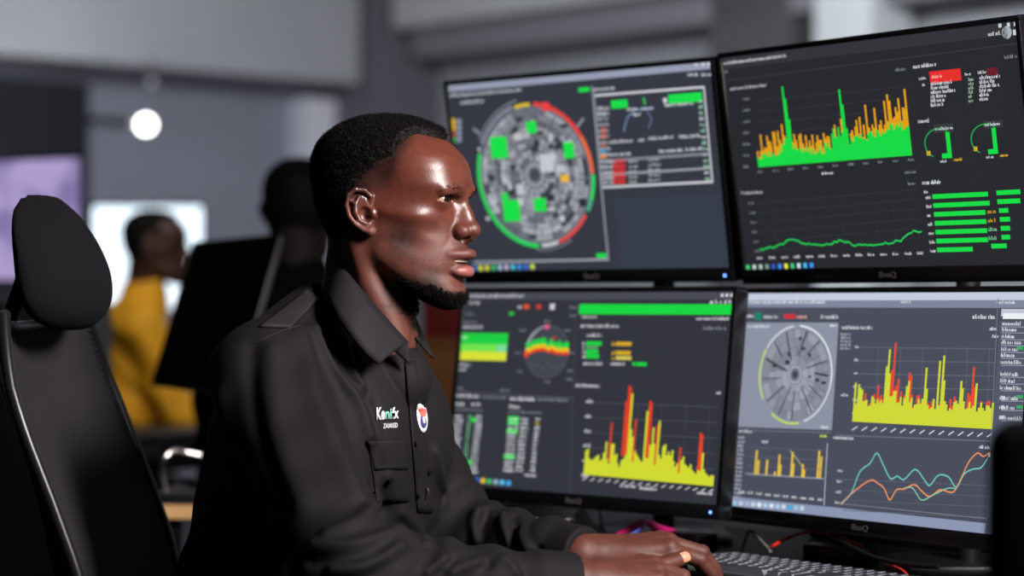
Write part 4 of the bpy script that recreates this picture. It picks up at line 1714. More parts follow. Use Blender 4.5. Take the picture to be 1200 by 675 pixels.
class Hand:
    """capsule skeleton of a hand: f forward, u dorsal, s towards the thumb"""
    def __init__(s, wrist, fwd, up, thumb_side, flex, spread=1.0, thumb=None):
        s.w = np.array(wrist, float)
        s.f = unit(fwd)
        u = np.array(up, float)
        s.u = unit(u - s.f * (u @ s.f))
        s.s = np.cross(s.u, s.f) * thumb_side
        s.chains = []
        base = [(0.088, 0.027, 0.000), (0.092, 0.008, 0.003), (0.086, -0.011, 0.001), (0.078, -0.028, -0.004)]
        lens = [(0.042, 0.025, 0.021), (0.047, 0.029, 0.022), (0.043, 0.027, 0.021), (0.034, 0.021, 0.019)]
        rad = [0.0098, 0.0100, 0.0094, 0.0084]
        fan = [5, 1, -4, -10]
        s.mcp = []
        for i in range(4):
            b = s.at(*base[i])
            s.mcp.append(b)
            pts = [b]
            ang = 0
            for j in range(3):
                ang += flex[i][j]
                a = math.radians(ang)
                fa = math.radians(fan[i] * spread)
                d = (s.f * math.cos(fa) + s.s * math.sin(fa)) * math.cos(a) - s.u * math.sin(a)
                pts.append(pts[-1] + d * lens[i][j])
            r = rad[i]
            s.chains.append((pts, [r * 1.06, r, r * 0.9, r * 0.76]))
        th = thumb or [(0.018, 0.022, -0.008), (0.050, 0.043, -0.014), (0.080, 0.050, -0.018), (0.106, 0.043, -0.020)]
        s.thumb = [s.at(*t) for t in th]

    def at(s, f, t, u):
        return s.w + s.f * f + s.s * t + s.u * u

    def sdf(s, p):
        d = None
        for i, b in enumerate(s.mcp):
            e = s_cap(p, s.w + s.s * (0.012 - 0.009 * i) + s.f * 0.004, b, 0.0165, 0.0118)
            d = e if d is None else smin(d, e, 0.012)
        d = smin(d, s_ell(p, s.at(0.045, 0.002, -0.008), (0.05, 0.034, 0.016), np.stack([s.f, s.s, s.u], 1)), 0.012)
        for pts, rad in s.chains:
            e = s_chain(p, pts, rad)
            e = np.minimum(e, s_sphere(p, pts[1], rad[1] * 1.10))
            d = smin(d, e, 0.0035)
        th = s_chain(p, s.thumb, [0.015, 0.0128, 0.0112, 0.0088])
        d = smin(d, th, 0.008)
        # knuckles and tendons
        for i, b in enumerate(s.mcp):
            d = smin(d, s_sphere(p, b + s.u * 0.004, 0.0095), 0.005)
            d = smin(d, s_cap(p, s.w + s.s * (0.006 - 0.004 * i) + s.u * 0.0115 + s.f * 0.02, b + s.u * 0.0085, 0.0018, 0.0024), 0.005)
        return d


HAND_R = Hand(WR_R + unit(WR_R - EL_R) * 0.022 + np.array((0, 0, 0.006)), (1, 0.52, 0.05), (0, -0.25, 1), 1,
              [(24, 34, 18), (22, 38, 20), (24, 40, 20), (26, 36, 18)],
              thumb=[(0.018, 0.022, -0.008), (0.050, 0.043, -0.014), (0.080, 0.050, -0.020), (0.104, 0.046, -0.026)])
HAND_L = Hand(WR_L + unit(WR_L - EL_L) * 0.012 + np.array((0.012, 0.012, 0.003)), (1, 0.20, 0.12), (0.0, -0.18, 1), -1,
              [(26, 30, 14), (24, 34, 16), (24, 36, 18), (26, 34, 18)],
              thumb=[(0.016, 0.022, -0.010), (0.045, 0.044, -0.012), (0.074, 0.050, -0.012), (0.100, 0.041, -0.010)])


def forearm_sdf(p, el, wr, hand):
    e = s_cap(p, el, wr, 0.040, 0.0265)
    return smin(e, s_cap(p, wr, hand.at(0.012, 0, -0.002), 0.0265, 0.0215), 0.01)


def hand_r_sdf(p):
    return smin(forearm_sdf(p, EL_R, WR_R, HAND_R), HAND_R.sdf(p), 0.012)


def hand_l_sdf(p):
    return smin(forearm_sdf(p, EL_L, WR_L, HAND_L), HAND_L.sdf(p), 0.012)


def torso_core(p):
    q = to_torso(p)
    m = q.copy()
    m[:, 1] = np.abs(m[:, 1])
    d = s_ell(m, (-0.005, 0, -0.17), (0.112, 0.150, 0.20))
    d = smin(d, s_cap(m, (-0.03, 0, -0.045), (-0.028, 0.125, -0.05), 0.062, 0.050), 0.06)
    d = smin(d, s_ell(m, (0.032, 0.065, -0.13), (0.072, 0.075, 0.085)), 0.05)
    d = smin(d, s_ell(m, (-0.025, 0, -0.37), (0.122, 0.158, 0.20)), 0.07)
    d = smin(d, s_ell(m, (-0.04, 0, -0.50), (0.135, 0.175, 0.12)), 0.06)
    d = smin(d, s_cap(m, (-0.030, 0.02, 0.015), (-0.030, 0.12, -0.025), 0.046, 0.038), 0.04)
    return d


HIP = lambda s: T(-0.02, 0.09 * s, -0.50)
_dir = TORSO_R[:, 0] * np.array((1, 1, 0))
KNEE = lambda s: HIP(s) + unit(_dir) * 0.40 + np.array((0, 0, -0.02)) + TORSO_R[:, 1] * 0.03 * s
FOOT = lambda s: np.array((KNEE(s)[0], KNEE(s)[1], 0.07)) + unit(_dir) * 0.03


def body_low(p):
    d = torso_core(p)
    d = smin(d, s_cap(p, SH_R, EL_R, 0.050, 0.040), 0.03)
    d = smin(d, s_cap(p, SH_L, EL_L, 0.050, 0.040), 0.03)
    d = smin(d, s_cap(p, EL_R, WR_R, 0.038, 0.025), 0.02)
    d = smin(d, s_cap(p, EL_L, WR_L, 0.038, 0.025), 0.02)
    for s in (-1, 1):
        d = smin(d, s_chain(p, [HIP(s), KNEE(s), FOOT(s)], [0.075, 0.052, 0.038]), 0.04)
    return d + 0.012


def body_head(p):
    q = to_head(p)
    d = head_sdf(q) / 1000.0
    # the neck runs into the chest
    d = smin(d, torso_core(p) + 0.014, 0.03)
    return d


def inv_yaw_box(c, r):
    return np.array(c) - r, np.array(c) + r


# --- one body mesh: finely sampled head, neck and hands, coarse where the clothes hide it
import time
_t0 = time.time()
V1, Q1 = polygonize(lambda p: np.maximum(body_head(p), (HEAD_O[2] - 0.215) - p[:, 2]), HEAD_O + (-0.16, -0.15, -0.225), HEAD_O + (0.15, 0.17, 0.13), 0.0014, margin=1.9)
V2, Q2 = polygonize(hand_r_sdf, np.minimum(EL_R, WR_R) - 0.06, WR_R + (0.27, 0.14, 0.07), 0.0016)
V3, Q3 = polygonize(hand_l_sdf, np.array((-0.10, 2.82, 0.72)), np.array((0.34, 3.22, 0.87)), 0.0016)
V4, Q4 = polygonize(body_low, TORSO_O + (-0.5, -0.6, -1.2), TORSO_O + (0.6, 0.6, 0.10), 0.009)
nh = len(V1)
V, Q = join_soup([(V1, Q1), (V2, Q2), (V3, Q3), (V4, Q4)])

M_SKIN = bpy.data.materials.new('skin')
M_SKIN.use_nodes = True
_nt = M_SKIN.node_tree
_b = _nt.nodes['Principled BSDF']
_at = _nt.nodes.new('ShaderNodeAttribute')
_at.attribute_name = 'tint'
_tc = _nt.nodes.new('ShaderNodeTexCoord')
_ns = _nt.nodes.new('ShaderNodeTexNoise')
_ns.inputs['Scale'].default_value = 70
_ns.inputs['Detail'].default_value = 6
_mr = _nt.nodes.new('ShaderNodeMapRange')
_mr.inputs['From Min'].default_value = 0.3
_mr.inputs['From Max'].default_value = 0.7
_mr.inputs['To Min'].default_value = 0.82
_mr.inputs['To Max'].default_value = 1.16
_vm = _nt.nodes.new('ShaderNodeVectorMath')
_vm.operation = 'SCALE'
_nt.links.new(_tc.outputs['Object'], _ns.inputs['Vector'])
_nt.links.new(_ns.outputs['Fac'], _mr.inputs['Value'])
_nt.links.new(_at.outputs['Color'], _vm.inputs[0])
_nt.links.new(_mr.outputs[0], _vm.inputs['Scale'])
_nt.links.new(_vm.outputs[0], _b.inputs['Base Color'])
_ol = _nt.nodes.new('ShaderNodeAttribute')
_ol.attribute_name = 'oil'
_rr = _nt.nodes.new('ShaderNodeMapRange')
_rr.inputs['To Min'].default_value = 0.58
_rr.inputs['To Max'].default_value = 0.36
_nt.links.new(_ol.outputs['Fac'], _rr.inputs['Value'])
_nt.links.new(_rr.outputs[0], _b.inputs['Roughness'])
_b.inputs['Specular IOR Level'].default_value = 0.55
_b.inputs['Subsurface Weight'].default_value = 0.08
_b.inputs['Subsurface Radius'].default_value = (1.0, 0.35, 0.2)
_b.inputs['Subsurface Scale'].default_value = 0.004
_p = _nt.nodes.new('ShaderNodeTexVoronoi')
_p.inputs['Scale'].default_value = 700
_nt.links.new(_tc.outputs['Object'], _p.inputs['Vector'])
_n3 = _nt.nodes.new('ShaderNodeTexNoise')
_n3.inputs['Scale'].default_value = 260
_n3.inputs['Detail'].default_value = 4
_nt.links.new(_tc.outputs['Object'], _n3.inputs['Vector'])
_ad = _nt.nodes.new('ShaderNodeMath')
_nt.links.new(_p.outputs['Distance'], _ad.inputs[0])
_nt.links.new(_n3.outputs['Fac'], _ad.inputs[1])
_bp = _nt.nodes.new('ShaderNodeBump')
_bp.inputs['Strength'].default_value = 0.22
_bp.inputs['Distance'].default_value = 0.0006
_nt.links.new(_ad.outputs[0], _bp.inputs['Height'])
_nt.links.new(_bp.outputs[0], _b.inputs['Normal'])

man = empty('person', (TORSO_O[0], TORSO_O[1], 0.0),
            'seated man in a black button shirt typing before the four monitors', 'person')
me = mesh_np('body', V, Q)
qh = to_head(V.astype(F32))
tint = np.tile(np.array(srgb(92, 47, 37)[:3]), (len(V), 1))
isH = np.zeros(len(V), bool)
isH[:nh] = True
def mix(mask, col, t=tint):
    m = (mask * isH)[:, None]
    t[:] = t * (1 - m) + np.array(srgb(*col)[:3]) * m
bx = qh[:, 0] + qh[:, 1] ** 2 / 62.0
lowlip = np.exp(-(((qh[:, 2] + 80) / 7.5) ** 4)) * sstep(108, 113, bx) * sstep(25, 19, np.abs(qh[:, 1]))
uplip = np.exp(-(((qh[:, 2] + 60) / 5.5) ** 4)) * sstep(109, 113, bx) * sstep(27, 20, np.abs(qh[:, 1]))
mix(lowlip * 0.9, (150, 86, 80))
mix(uplip * 0.7, (96, 52, 47))
mix(sstep(30, 80, qh[:, 2]) * sstep(40, 60, qh[:, 0]) * 0.25, (104, 51, 38))
mix(stubble_mask(qh) * (0.78 + 0.25 * vnoise(qh / 3.0, 77)), (40, 21, 17))
mix(beard_mask(qh) * 0.85, (20, 15, 15))
mix(fade_mask(qh) * 0.82, (40, 25, 23))
mix(hair_mask(qh) * 0.95, (14, 12, 12))
set_color(me, 'tint', tint)
# oily zone: forehead, nose, cheekbones and ears are glossier than jaw, neck and hands
oil = np.clip(sstep(-30, -8, qh[:, 2]) + 0.9 * np.exp(-(((qh[:, 0] - 110) / 16) ** 2 + (qh[:, 1] / 20) ** 2 + ((qh[:, 2] + 25) / 22) ** 2)) + 0.5 * lowlip, 0, 1) * isH
set_color(me, 'oil', np.repeat(oil[:, None], 3, 1))
body = link('body', me, M_SKIN, man)

# --- hair: dense short curls over a raised cap
rng = np.random.default_rng(7)
scalp = lambda q: head_base(q)
def hair_sdf(p):
    q = to_head(p)
    m = hair_mask(q)
    top = sstep(20, 90, q[:, 2])
    th = (1.6 + 7.0 * top) * sstep(0.15, 0.95, m) - 2.2 * (1 - sstep(0.1, 0.7, m))
    cc = np.array((-8, 0, 20), F32)
    s = 1 + th / np.maximum(np.sqrt(((q - cc) ** 2).sum(1)), 40)
    d = head_base(cc + (q - cc) / s[:, None])
    curl = 1.5 * vnoise(q / 3.4, 11) + 0.9 * vnoise(q / 1.8, 12)
    return np.maximum(d - curl * m, (0.10 - m) * 40.0) / 1000.0
Vh, Qh = polygonize(hair_sdf, HEAD_O + (-0.13, -0.13, -0.08), HEAD_O + (0.12, 0.13, 0.145), 0.0014, margin=2.0)
qv = to_head(Vh.astype(F32))
M_HAIR = material('black_hair', srgb(13, 11, 11), 0.7, spec=0.15, noise=0.35, nscale=500)
hair = link('hair', mesh_np('hair', Vh, Qh), M_HAIR, man)


def tufts(name, base_pts, normals, length, radius, mat, parent, seed, curl=1.0):
    """many short bent hairs, each a three-sided spike with a bend, as one mesh"""
    rg = np.random.default_rng(seed)
    n = len(base_pts)
    t1 = np.cross(normals, rg.normal(size=(n, 3)))
    t1 /= np.linalg.norm(t1, axis=1)[:, None] + 1e-9
    t2 = np.cross(normals, t1)
    L = length * rg.uniform(0.6, 1.3, n)[:, None]
    mid = base_pts + normals * L * 0.6 + t1 * L * 0.30 * curl
    tip = base_pts + normals * L * 0.85 + t1 * L * 0.15 * curl + t2 * L * 0.5 * curl
    ring = []
    for k in range(3):
        a = 2 * math.pi * k / 3
        ring.append(t1 * math.cos(a) + t2 * math.sin(a))
    Vt = np.concatenate([base_pts + ring[0] * radius, base_pts + ring[1] * radius, base_pts + ring[2] * radius,
                         mid + ring[0] * radius * 0.8, mid + ring[1] * radius * 0.8, mid + ring[2] * radius * 0.8, tip])
    i = np.arange(n)
    Fs = []
    for k in range(3):
        k2 = (k + 1) % 3
        Fs.append(np.stack([i + k * n, i + k2 * n, i + (3 + k2) * n], 1))
        Fs.append(np.stack([i + k * n, i + (3 + k2) * n, i + (3 + k) * n], 1))
        Fs.append(np.stack([i + (3 + k) * n, i + (3 + k2) * n, i + 6 * n], 1))
    o = link(name, mesh_np(name, Vt, np.concatenate(Fs)), mat, parent)
    return o


def normals_of(V, Q):
    n = np.zeros_like(V)
    fn = np.cross(V[Q[:, 2]] - V[Q[:, 0]], V[Q[:, 3]] - V[Q[:, 1]])
    for k in range(4):
        np.add.at(n, Q[:, k], fn)
    return n / (np.linalg.norm(n, axis=1)[:, None] + 1e-12)


Nh = normals_of(Vh, Qh)
mk = (hair_mask(qv) > rng.random(len(qv)) * 0.9 + 0.12)
idx = np.nonzero(mk & (Nh[:, 1] < 0.75))[0]
idx = rng.choice(idx, size=min(16000, len(idx)), replace=False)
tufts('hair_curl', Vh[idx], Nh[idx], 0.0042, 0.00042, M_HAIR, hair, 5)['kind'] = 'stuff'

# --- beard: short dense hairs rooted in the skin
N1 = normals_of(V1, Q1)
q1 = qh[:nh]
bw = beard_mask(q1)
cand = np.nonzero((rng.random(nh) < bw * 0.9) & (np.abs(q1[:, 2] + 110) < 40))[0]
cand = rng.choice(cand, size=min(9000, len(cand)), replace=False)
Nb = N1[cand] + np.array((0.10, 0, -0.55))
Nb /= np.linalg.norm(Nb, axis=1)[:, None]
fr = np.clip((q1[cand, 0] - 35) / 60, 0.25, 1)
def beard_len():
    return (0.0025 + 0.0045 * fr)[:, None]
tufts('beard', V1[cand], Nb, beard_len(), 0.00045, M_HAIR, man, 6, 0.7)
# stubble on the cheek and jaw
sw = stubble_mask(q1)
cand = np.nonzero((rng.random(nh) < sw * 0.22) & (q1[:, 1] < 20))[0]
tufts('stubble', V1[cand], N1[cand], 0.0012, 0.00016, M_HAIR, man, 8, 1.0)
# eyebrows
bro = np.exp(-((np.abs(q1[:, 1]) - 31) / 17.0) ** 4) * np.exp(-((q1[:, 2] - np.interp(np.abs(q1[:, 1]), [12, 30, 46, 56], [18, 24, 24, 17])) / 2.6) ** 2) * (q1[:, 0] > 70)
bsel = np.nonzero(rng.random(nh) < bro * 0.8)[0]
for s in (-1, 1):
    cand = bsel[q1[bsel, 1] * s > 0]
    tufts('eyebrow', V1[cand], N1[cand] * 0.6 + np.array((-0.15, -0.4, 0.1)) * -s, 0.0042, 0.0003, M_HAIR, man, 9 + s, 0.5)

# --- eyes
M_EYE = bpy.data.materials.new('eye')
M_EYE.use_nodes = True
_nt = M_EYE.node_tree
_b = _nt.nodes['Principled BSDF']
_at = _nt.nodes.new('ShaderNodeAttribute')
_at.attribute_name = 'tint'
_nt.links.new(_at.outputs['Color'], _b.inputs['Base Color'])
_b.inputs['Roughness'].default_value = 0.08
_b.inputs['Coat Weight'].default_value = 0.5
GAZE = unit((1.0, -0.22, 0.03))
for s in (1, -1):
    bm = bmesh.new()
    bmesh.ops.create_uvsphere(bm, u_segments=64, v_segments=48, radius=EYE_R)
    pts = np.array([v.co[:] for v in bm.verts])
    c = (pts / EYE_R) @ GAZE
    ang = np.degrees(np.arccos(np.clip(c, -1, 1)))
    for v, a in zip(bm.verts, ang):
        if a < 30:
            v.co *= 1 + 0.035 * (1 - (a / 30.0) ** 2)
    bm.verts.ensure_lookup_table()
    for v in bm.verts:
        v.co = Vector(from_head(np.array(v.co) + np.array((EYE_C[0], EYE_C[1] * s, EYE_C[2]))))
    o = from_bm('eye', bm, M_EYE, man, smooth=True)
    col = np.tile(np.array(srgb(170, 140, 112)[:3]), (len(pts), 1))
    col[ang < 29] = srgb(38, 22, 16)[:3]
    col[ang < 13] = srgb(5, 5, 5)[:3]
    set_color(o.data, 'tint', col)
    # lashes along the upper lid
    a = np.linspace(-1, 1, 46)
    yl = a * 13.5
    zl = 0.2 + 4.6 * np.sqrt(1 - (a * 0.9) ** 2) + 0.6 * a
    xl = np.sqrt(np.maximum(13.9 ** 2 - yl ** 2 - zl ** 2, 4))
    base = from_head(np.stack([EYE_C[0] + xl, (EYE_C[1] + yl) * s, EYE_C[2] + zl], 1))
    dirn = np.stack([np.ones(46), 0.5 * a * s, 0.25 * np.ones(46)], 1) @ HEAD_R.T
    dirn /= np.linalg.norm(dirn, axis=1)[:, None]
    tufts('eyelash', base, dirn, 0.006, 0.00028, M_HAIR, man, 20 + s, 0.25)

# --- teeth between the parted lips
M_TEETH = material('teeth', srgb(150, 136, 126), 0.25)
bm = bmesh.new()
for i in range(-4, 4):
    y0, y1 = i * 5.2 + 0.25, (i + 1) * 5.2 - 0.25
    def arc(y, z):
        return Vector(from_head((105.5 - y * y / 62.0, y, z)))
    for ya, yb in ((y0, y1),):
        v = [bm.verts.new(arc(ya, -60)), bm.verts.new(arc(yb, -60)), bm.verts.new(arc(yb, -68.8)), bm.verts.new(arc(ya, -68.8))]
        bm.faces.new(v)
o = from_bm('teeth', bm, M_TEETH, man)
md = o.modifiers.new('solid', 'SOLIDIFY')
md.thickness = 0.003
md.offset = 0
# --- thumb nails, pale because the light on them is in the colour; finger nails
M_NAIL_LIT = material('nail', srgb(226, 160, 128), 0.3)
def nail(tip, prev, up, r, mat=M_NAIL_LIT):
    f = unit(np.array(tip) - np.array(prev))
    u = unit(np.array(up) - f * (np.array(up) @ f))
    s = np.cross(f, u)
    bm = bmesh.new()
    rows = []
    for i in range(6):
        t = -0.75 + 1.9 * i / 5
        row = []
        for j in range(7):
            a = math.radians(-58 + 116 * j / 6)
            hw = 1.0 - 0.25 * max(0, t - 0.6) ** 2
            p = np.array(tip) + f * r * t * 0.75 + (u * math.cos(a) + s * math.sin(a) * hw) * r * (1.03 - 0.10 * max(0, t) ** 2)
            row.append(bm.verts.new(p))
        rows.append(row)
    for i in range(5):
        for j in range(6):
            bm.faces.new((rows[i][j], rows[i][j + 1], rows[i + 1][j + 1], rows[i + 1][j]))
    o = from_bm('nail', bm, mat, man, smooth=True)
    m = o.modifiers.new('solid', 'SOLIDIFY')
    m.thickness = 0.0008
    m.offset = 0
nail(HAND_L.thumb[3], HAND_L.thumb[2], HAND_L.s + HAND_L.u * 0.7, 0.0088)
nail(HAND_R.thumb[3], HAND_R.thumb[2], HAND_R.s + HAND_R.u * 0.7, 0.0088)
M_NAIL2 = material('finger_nail', srgb(150, 95, 80), 0.35)
for hd in (HAND_L, HAND_R):
    for pts, rad in hd.chains:
        d = unit(pts[3] - pts[2])
        nail(pts[3], pts[2], np.cross(np.cross(d, hd.u), d) if False else hd.u, rad[3], M_NAIL2)
# ------------------------------------------------------------------ shirt (implicit, with folds), collar, pocket, badge, lettering
CUFF_R = WR_R + unit(WR_R - EL_R) * 0.004
CUFF_L = WR_L + unit(WR_L - EL_L) * 0.004


def ridge(p, pts, w, amp):
    """smooth raised fold along a polyline (negative distance offset)"""
    d = s_chain(p, pts, [0.0] * len(pts))
    return amp * np.exp(-(d / w) ** 2)


def sleeve(p, a, b, c, ra, rb, rc, seed):
    """sleeve over shoulder a, elbow b, cuff c with slanting creases"""
    a, b, c = [np.array(v, F32) for v in (a, b, c)]
    up = s_cap(p, a, b, ra, rb)
    fo = s_cap(p, b, c, rb * 0.97, rc)
    d = smin(up, fo, 0.035)
    ab = b - a
    t = np.clip(((p - a) @ ab) / float(ab @ ab), 0, 1)
    bc = c - b
    t2 = np.clip(((p - b) @ bc) / float(bc @ bc), 0, 1)
    q = p + 0.018 * np.stack([vnoise(p * 14, seed), vnoise(p * 14, seed + 1), vnoise(p * 14, seed + 2)], 1)
    along = t * 0.31 + t2 * 0.27
    sl = (q @ np.array((0.55, 0.2, -0.35), F32))
    w = np.sin(along * 75 + sl * 40) * 0.5 + 0.5 * np.sin(along * 47 - sl * 55 + 1.3)
    amt = 0.0026 * np.exp(-((t - 1.0) / 0.35) ** 2) + 0.0011 + 0.0030 * np.exp(-((t2 - 0.55) / 0.3) ** 2) * (t2 > 0)
    fade = 1 - sstep(0.80, 0.90, t2)
    d = d - w * amt * fade
    # hard end of the cuff
    n = unit(c - b).astype(F32)
    cut = (p - c) @ n
    return np.maximum(d, cut - 0.0005)


def shirt_sdf(p):
    q = to_torso(p)
    m = q.copy()
    m[:, 1] = np.abs(m[:, 1])
    d = torso_core(p) - 0.010
    # fuller back and belly of the loose shirt
    d = smin(d, s_ell(m, (-0.055, 0, -0.20), (0.115, 0.158, 0.20)), 0.06)
    d = smin(d, s_ell(m, (-0.05, 0, -0.40), (0.150, 0.175, 0.20)), 0.06)
    wr = p + 0.02 * np.stack([vnoise(p * 9, 31), vnoise(p * 9, 32), vnoise(p * 9, 33)], 1)
    tf = np.sin(wr[:, 2] * 60 + wr[:, 0] * 45) * 0.0022 + np.sin(wr[:, 0] * 70 - wr[:, 2] * 28 + wr[:, 1] * 30) * 0.0018
    d = d - tf * sstep(-0.10, -0.22, q[:, 2])
    sr = sleeve(p, SH_R, EL_R, CUFF_R, 0.068, 0.061, 0.0375, 41)
    sl = sleeve(p, SH_L, EL_L, CUFF_L, 0.062, 0.057, 0.0375, 51)
    d = smin(d, sr, 0.022)
    d = smin(d, sl, 0.022)
    # opening at the neck
    neck = s_cap(p, from_head((-34, 0, -95)), from_head((-38, 0, -150)), 0.066, 0.060)
    d = smax(d, -neck, 0.004)
    d = np.minimum(d, s_cap(p, T(0.030, 0, -0.042), T(0.072, 0, -0.046), 0.052, 0.050))
    # end of the shirt at the hips
    return np.maximum(d, -0.50 - q[:, 2])


M_SHIRT = material('black_shirt_cloth', srgb(21, 19, 23), 0.74, spec=0.22, noise=0.12, nscale=220, bump=0.25, bscale=900)
Vs, Qs = polygonize(shirt_sdf, TORSO_O + (-0.42, -0.55, -0.62), TORSO_O + (0.42, 0.45, 0.11), 0.0036, margin=1.7)
from mathutils.bvhtree import BVHTree


def bvh_of(V_, Q_):
    return BVHTree.FromPolygons([Vector(v) for v in V_], [tuple(int(i) for i in f) for f in Q_])


_bvh = bvh_of(Vs, Qs)
Ns = normals_of(Vs, Qs)
disp = np.zeros(len(Vs))


def crease(pix, width, amp, valley=0.0, side=(0.012, 0.0, -0.006)):
    """raise (or sink) the cloth along a line of photo pixels; valley sinks a parallel line beside it"""
    pts = []
    for c in catmull([np.array((x, y, 0.0)) for x, y in pix], 4):
        h, n = on_shirt(c[0], c[1])
        if h is not None:
            pts.append(np.array(h))
    if len(pts) < 2:
        return
    V32 = Vs.astype(F32)
    sel = np.nonzero((np.abs(V32 - np.mean(pts, 0)) < (np.ptp(np.array(pts), 0) / 2 + 4 * width + 0.03)).all(1))[0]
    p_ = V32[sel]
    taper = [0.0] * len(pts)
    d_ = s_chain(p_, pts, taper)
    disp[sel] += 1.3 * amp * np.exp(-(d_ / width) ** 2)
    if valley:
        q_ = [v + np.array(side) for v in pts]
        d_ = s_chain(p_, q_, taper)
        disp[sel] -= 1.3 * valley * np.exp(-(d_ / (width * 0.75)) ** 2)


def on_shirt(px, py, off=0.0):
    """point of the shirt surface that shows at a photo pixel"""
    o = Vector((0, 0, CAM_Z))
    d = (P(px, py, 2.5) - o).normalized()
    h, n, i, dist = _bvh.ray_cast(o, d)
    return (h - d * 0.0 + n * off, n) if h else (None, None)


# drapes from the shoulder, creases inside the elbow, pulls at the armpit and over the belly
crease([(368, 388), (382, 420), (402, 446), (424, 470), (436, 510)], 0.010, 0.008, 0.008, (0.016, 0.0, -0.004))
crease([(352, 392), (362, 430), (372, 470), (392, 520), (418, 580)], 0.016, 0.007, 0.005, (0.024, 0.0, 0.0))
crease([(402, 398), (412, 430), (425, 452)], 0.007, 0.005, 0.004)
crease([(318, 410), (316, 460), (326, 520), (352, 590)], 0.018, 0.005, 0.005, (-0.022, 0.0, 0.0))
crease([(452, 560), (440, 590), (418, 612), (385, 625)], 0.010, 0.006, 0.006, (0.0, 0.0, -0.016))
crease([(468, 622), (440, 632), (410, 640), (370, 640)], 0.010, 0.007, 0.007, (0.0, 0.0, -0.018))
crease([(470, 640), (446, 655), (420, 665), (390, 668)], 0.008, 0.006, 0.005, (0.0, 0.0, -0.014))
crease([(560, 660), (548, 664), (530, 670)], 0.008, 0.006, 0.005, (0.012, 0, 0))
crease([(590, 656), (600, 664), (606, 674)], 0.007, 0.005, 0.004, (0.012, 0, 0))
crease([(520, 655), (512, 664), (500, 672)], 0.008, 0.006, 0.004, (0.012, 0, 0))
crease([(560, 600), (556, 615), (560, 632)], 0.008, 0.006, 0.005, (0.012, 0, 0))
crease([(590, 606), (592, 620), (600, 640)], 0.008, 0.007, 0.005, (0.013, 0, 0))
crease([(616, 616), (614, 630), (622, 648)], 0.007, 0.006, 0.005, (0.012, 0, 0))
crease([(470, 600), (485, 615), (500, 640)], 0.009, 0.005, 0.005)
crease([(510, 530), (516, 560), (520, 590)], 0.008, 0.005, 0.004, (-0.012, 0, 0))
crease([(430, 470), (440, 515), (446, 560), (452, 610)], 0.012, -0.006)
crease([(260, 470), (275, 540), (290, 620)], 0.02, 0.006, 0.006, (0.026, 0, 0))
Vs = Vs + Ns * disp[:, None]
_bvh = bvh_of(Vs, Qs)
shirt = link('shirt', mesh_np('shirt', Vs, Qs), M_SHIRT, man)


def patch(name, corners, mat, parent, thick=0.002, off=0.0012, nu=10, nv=10):
    """cloth piece laid on the shirt: corners are photo pixels a,b,c,d (a-b top, d-c bottom)"""
    rows = []
    last = None
    for i in range(nu + 1):
        u = i / nu
        row = []
        for j in range(nv + 1):
            v = j / nv
            top = np.array(corners[0]) * (1 - u) + np.array(corners[1]) * u
            bot = np.array(corners[3]) * (1 - u) + np.array(corners[2]) * u
            c = top * (1 - v) + bot * v
            h, n = on_shirt(c[0], c[1], off)
            if h is None:
                h = last
            last = h
            row.append(h)
        rows.append(row)
    return quad_strip(name, rows, mat, parent, thick, offset=0)


# --- collar: stand and folded leaf, built on rings around the neck
def neck_pt(x, y, z):
    return from_head((x, y, z))


M_COLLAR = material('black_collar_cloth', srgb(26, 24, 28), 0.72, spec=0.25, noise=0.10, nscale=220, bump=0.2, bscale=900)
# fold line (top edge) and leaf edge, his right side from the nape to the point, in photo pixels with depth
FOLD_R = [(392, 305, 3.00), (396, 309, 2.945), (408, 321, 2.905), (430, 347, 2.885), (455, 376, 2.885), (478, 401, 2.895)]
LEAF_R = [(376, 337, 3.02), (378, 342, 2.935), (386, 356, 2.875), (405, 384, 2.845), (427, 412, 2.838), (444, 427, 2.845)]
STAND_R = [(396, 345, 3.00), (398, 350, 2.945), (410, 364, 2.91), (432, 386, 2.895), (458, 408, 2.893), (480, 428, 2.895)]
FOLD_LE = [(392, 305, 3.00), (404, 310, 3.050), (430, 325, 3.070), (462, 345, 3.055), (484, 366, 3.01), (487, 396, 2.945)]
LEAF_LE = [(376, 337, 3.02), (395, 345, 3.09), (430, 362, 3.12), (470, 376, 3.10), (494, 392, 3.03), (508, 420, 2.965)]


def strip_between(name, A, B, bulge=0.0, n=8, thick=0.0028):
    a = catmull([np.array(P(*t)) for t in A], n)
    b = catmull([np.array(P(*t)) for t in B], n)
    rows = []
    for p0, p1 in zip(a, b):
        row = []
        for j in range(7):
            t = j / 6
            c = p0 * (1 - t) + p1 * t
            c = c + np.array((0, -1, 0.35)) * bulge * math.sin(math.pi * t) * 0.5
            row.append(c)
        rows.append(row)
    return quad_strip(name, rows, M_COLLAR, shirt, thick, offset=0)


strip_between('collar_leaf', FOLD_R, LEAF_R, 0.008)
strip_between('collar_leaf', FOLD_LE, LEAF_LE, -0.006)
strip_between('collar_stand', FOLD_R, STAND_R, 0.0)
# stitching along the leaf edge
def seam(name, pix, r=0.0007, off=0.0012, n=6, parent=None):
    pts = []
    for c in catmull([np.array((x, y, 0.0)) for x, y in pix], n):
        h, nn = on_shirt(c[0], c[1], off)
        if h is not None:
            pts.append(h)
    return tube(name, pts, r, M_SEAM, parent or shirt, seg=6)


M_SEAM = material('shirt_seam', srgb(14, 13, 15), 0.8)
M_EPAUL = material('epaulette_cloth', srgb(36, 33, 37), 0.75, spec=0.25, noise=0.10, nscale=220)
patch('epaulette', [(304, 384), (360, 341), (372, 352), (340, 385)], M_EPAUL, shirt, 0.003, 0.0015)
seam('seam', [(300, 402), (309, 398), (322, 392), (338, 386), (352, 382)], 0.0009)
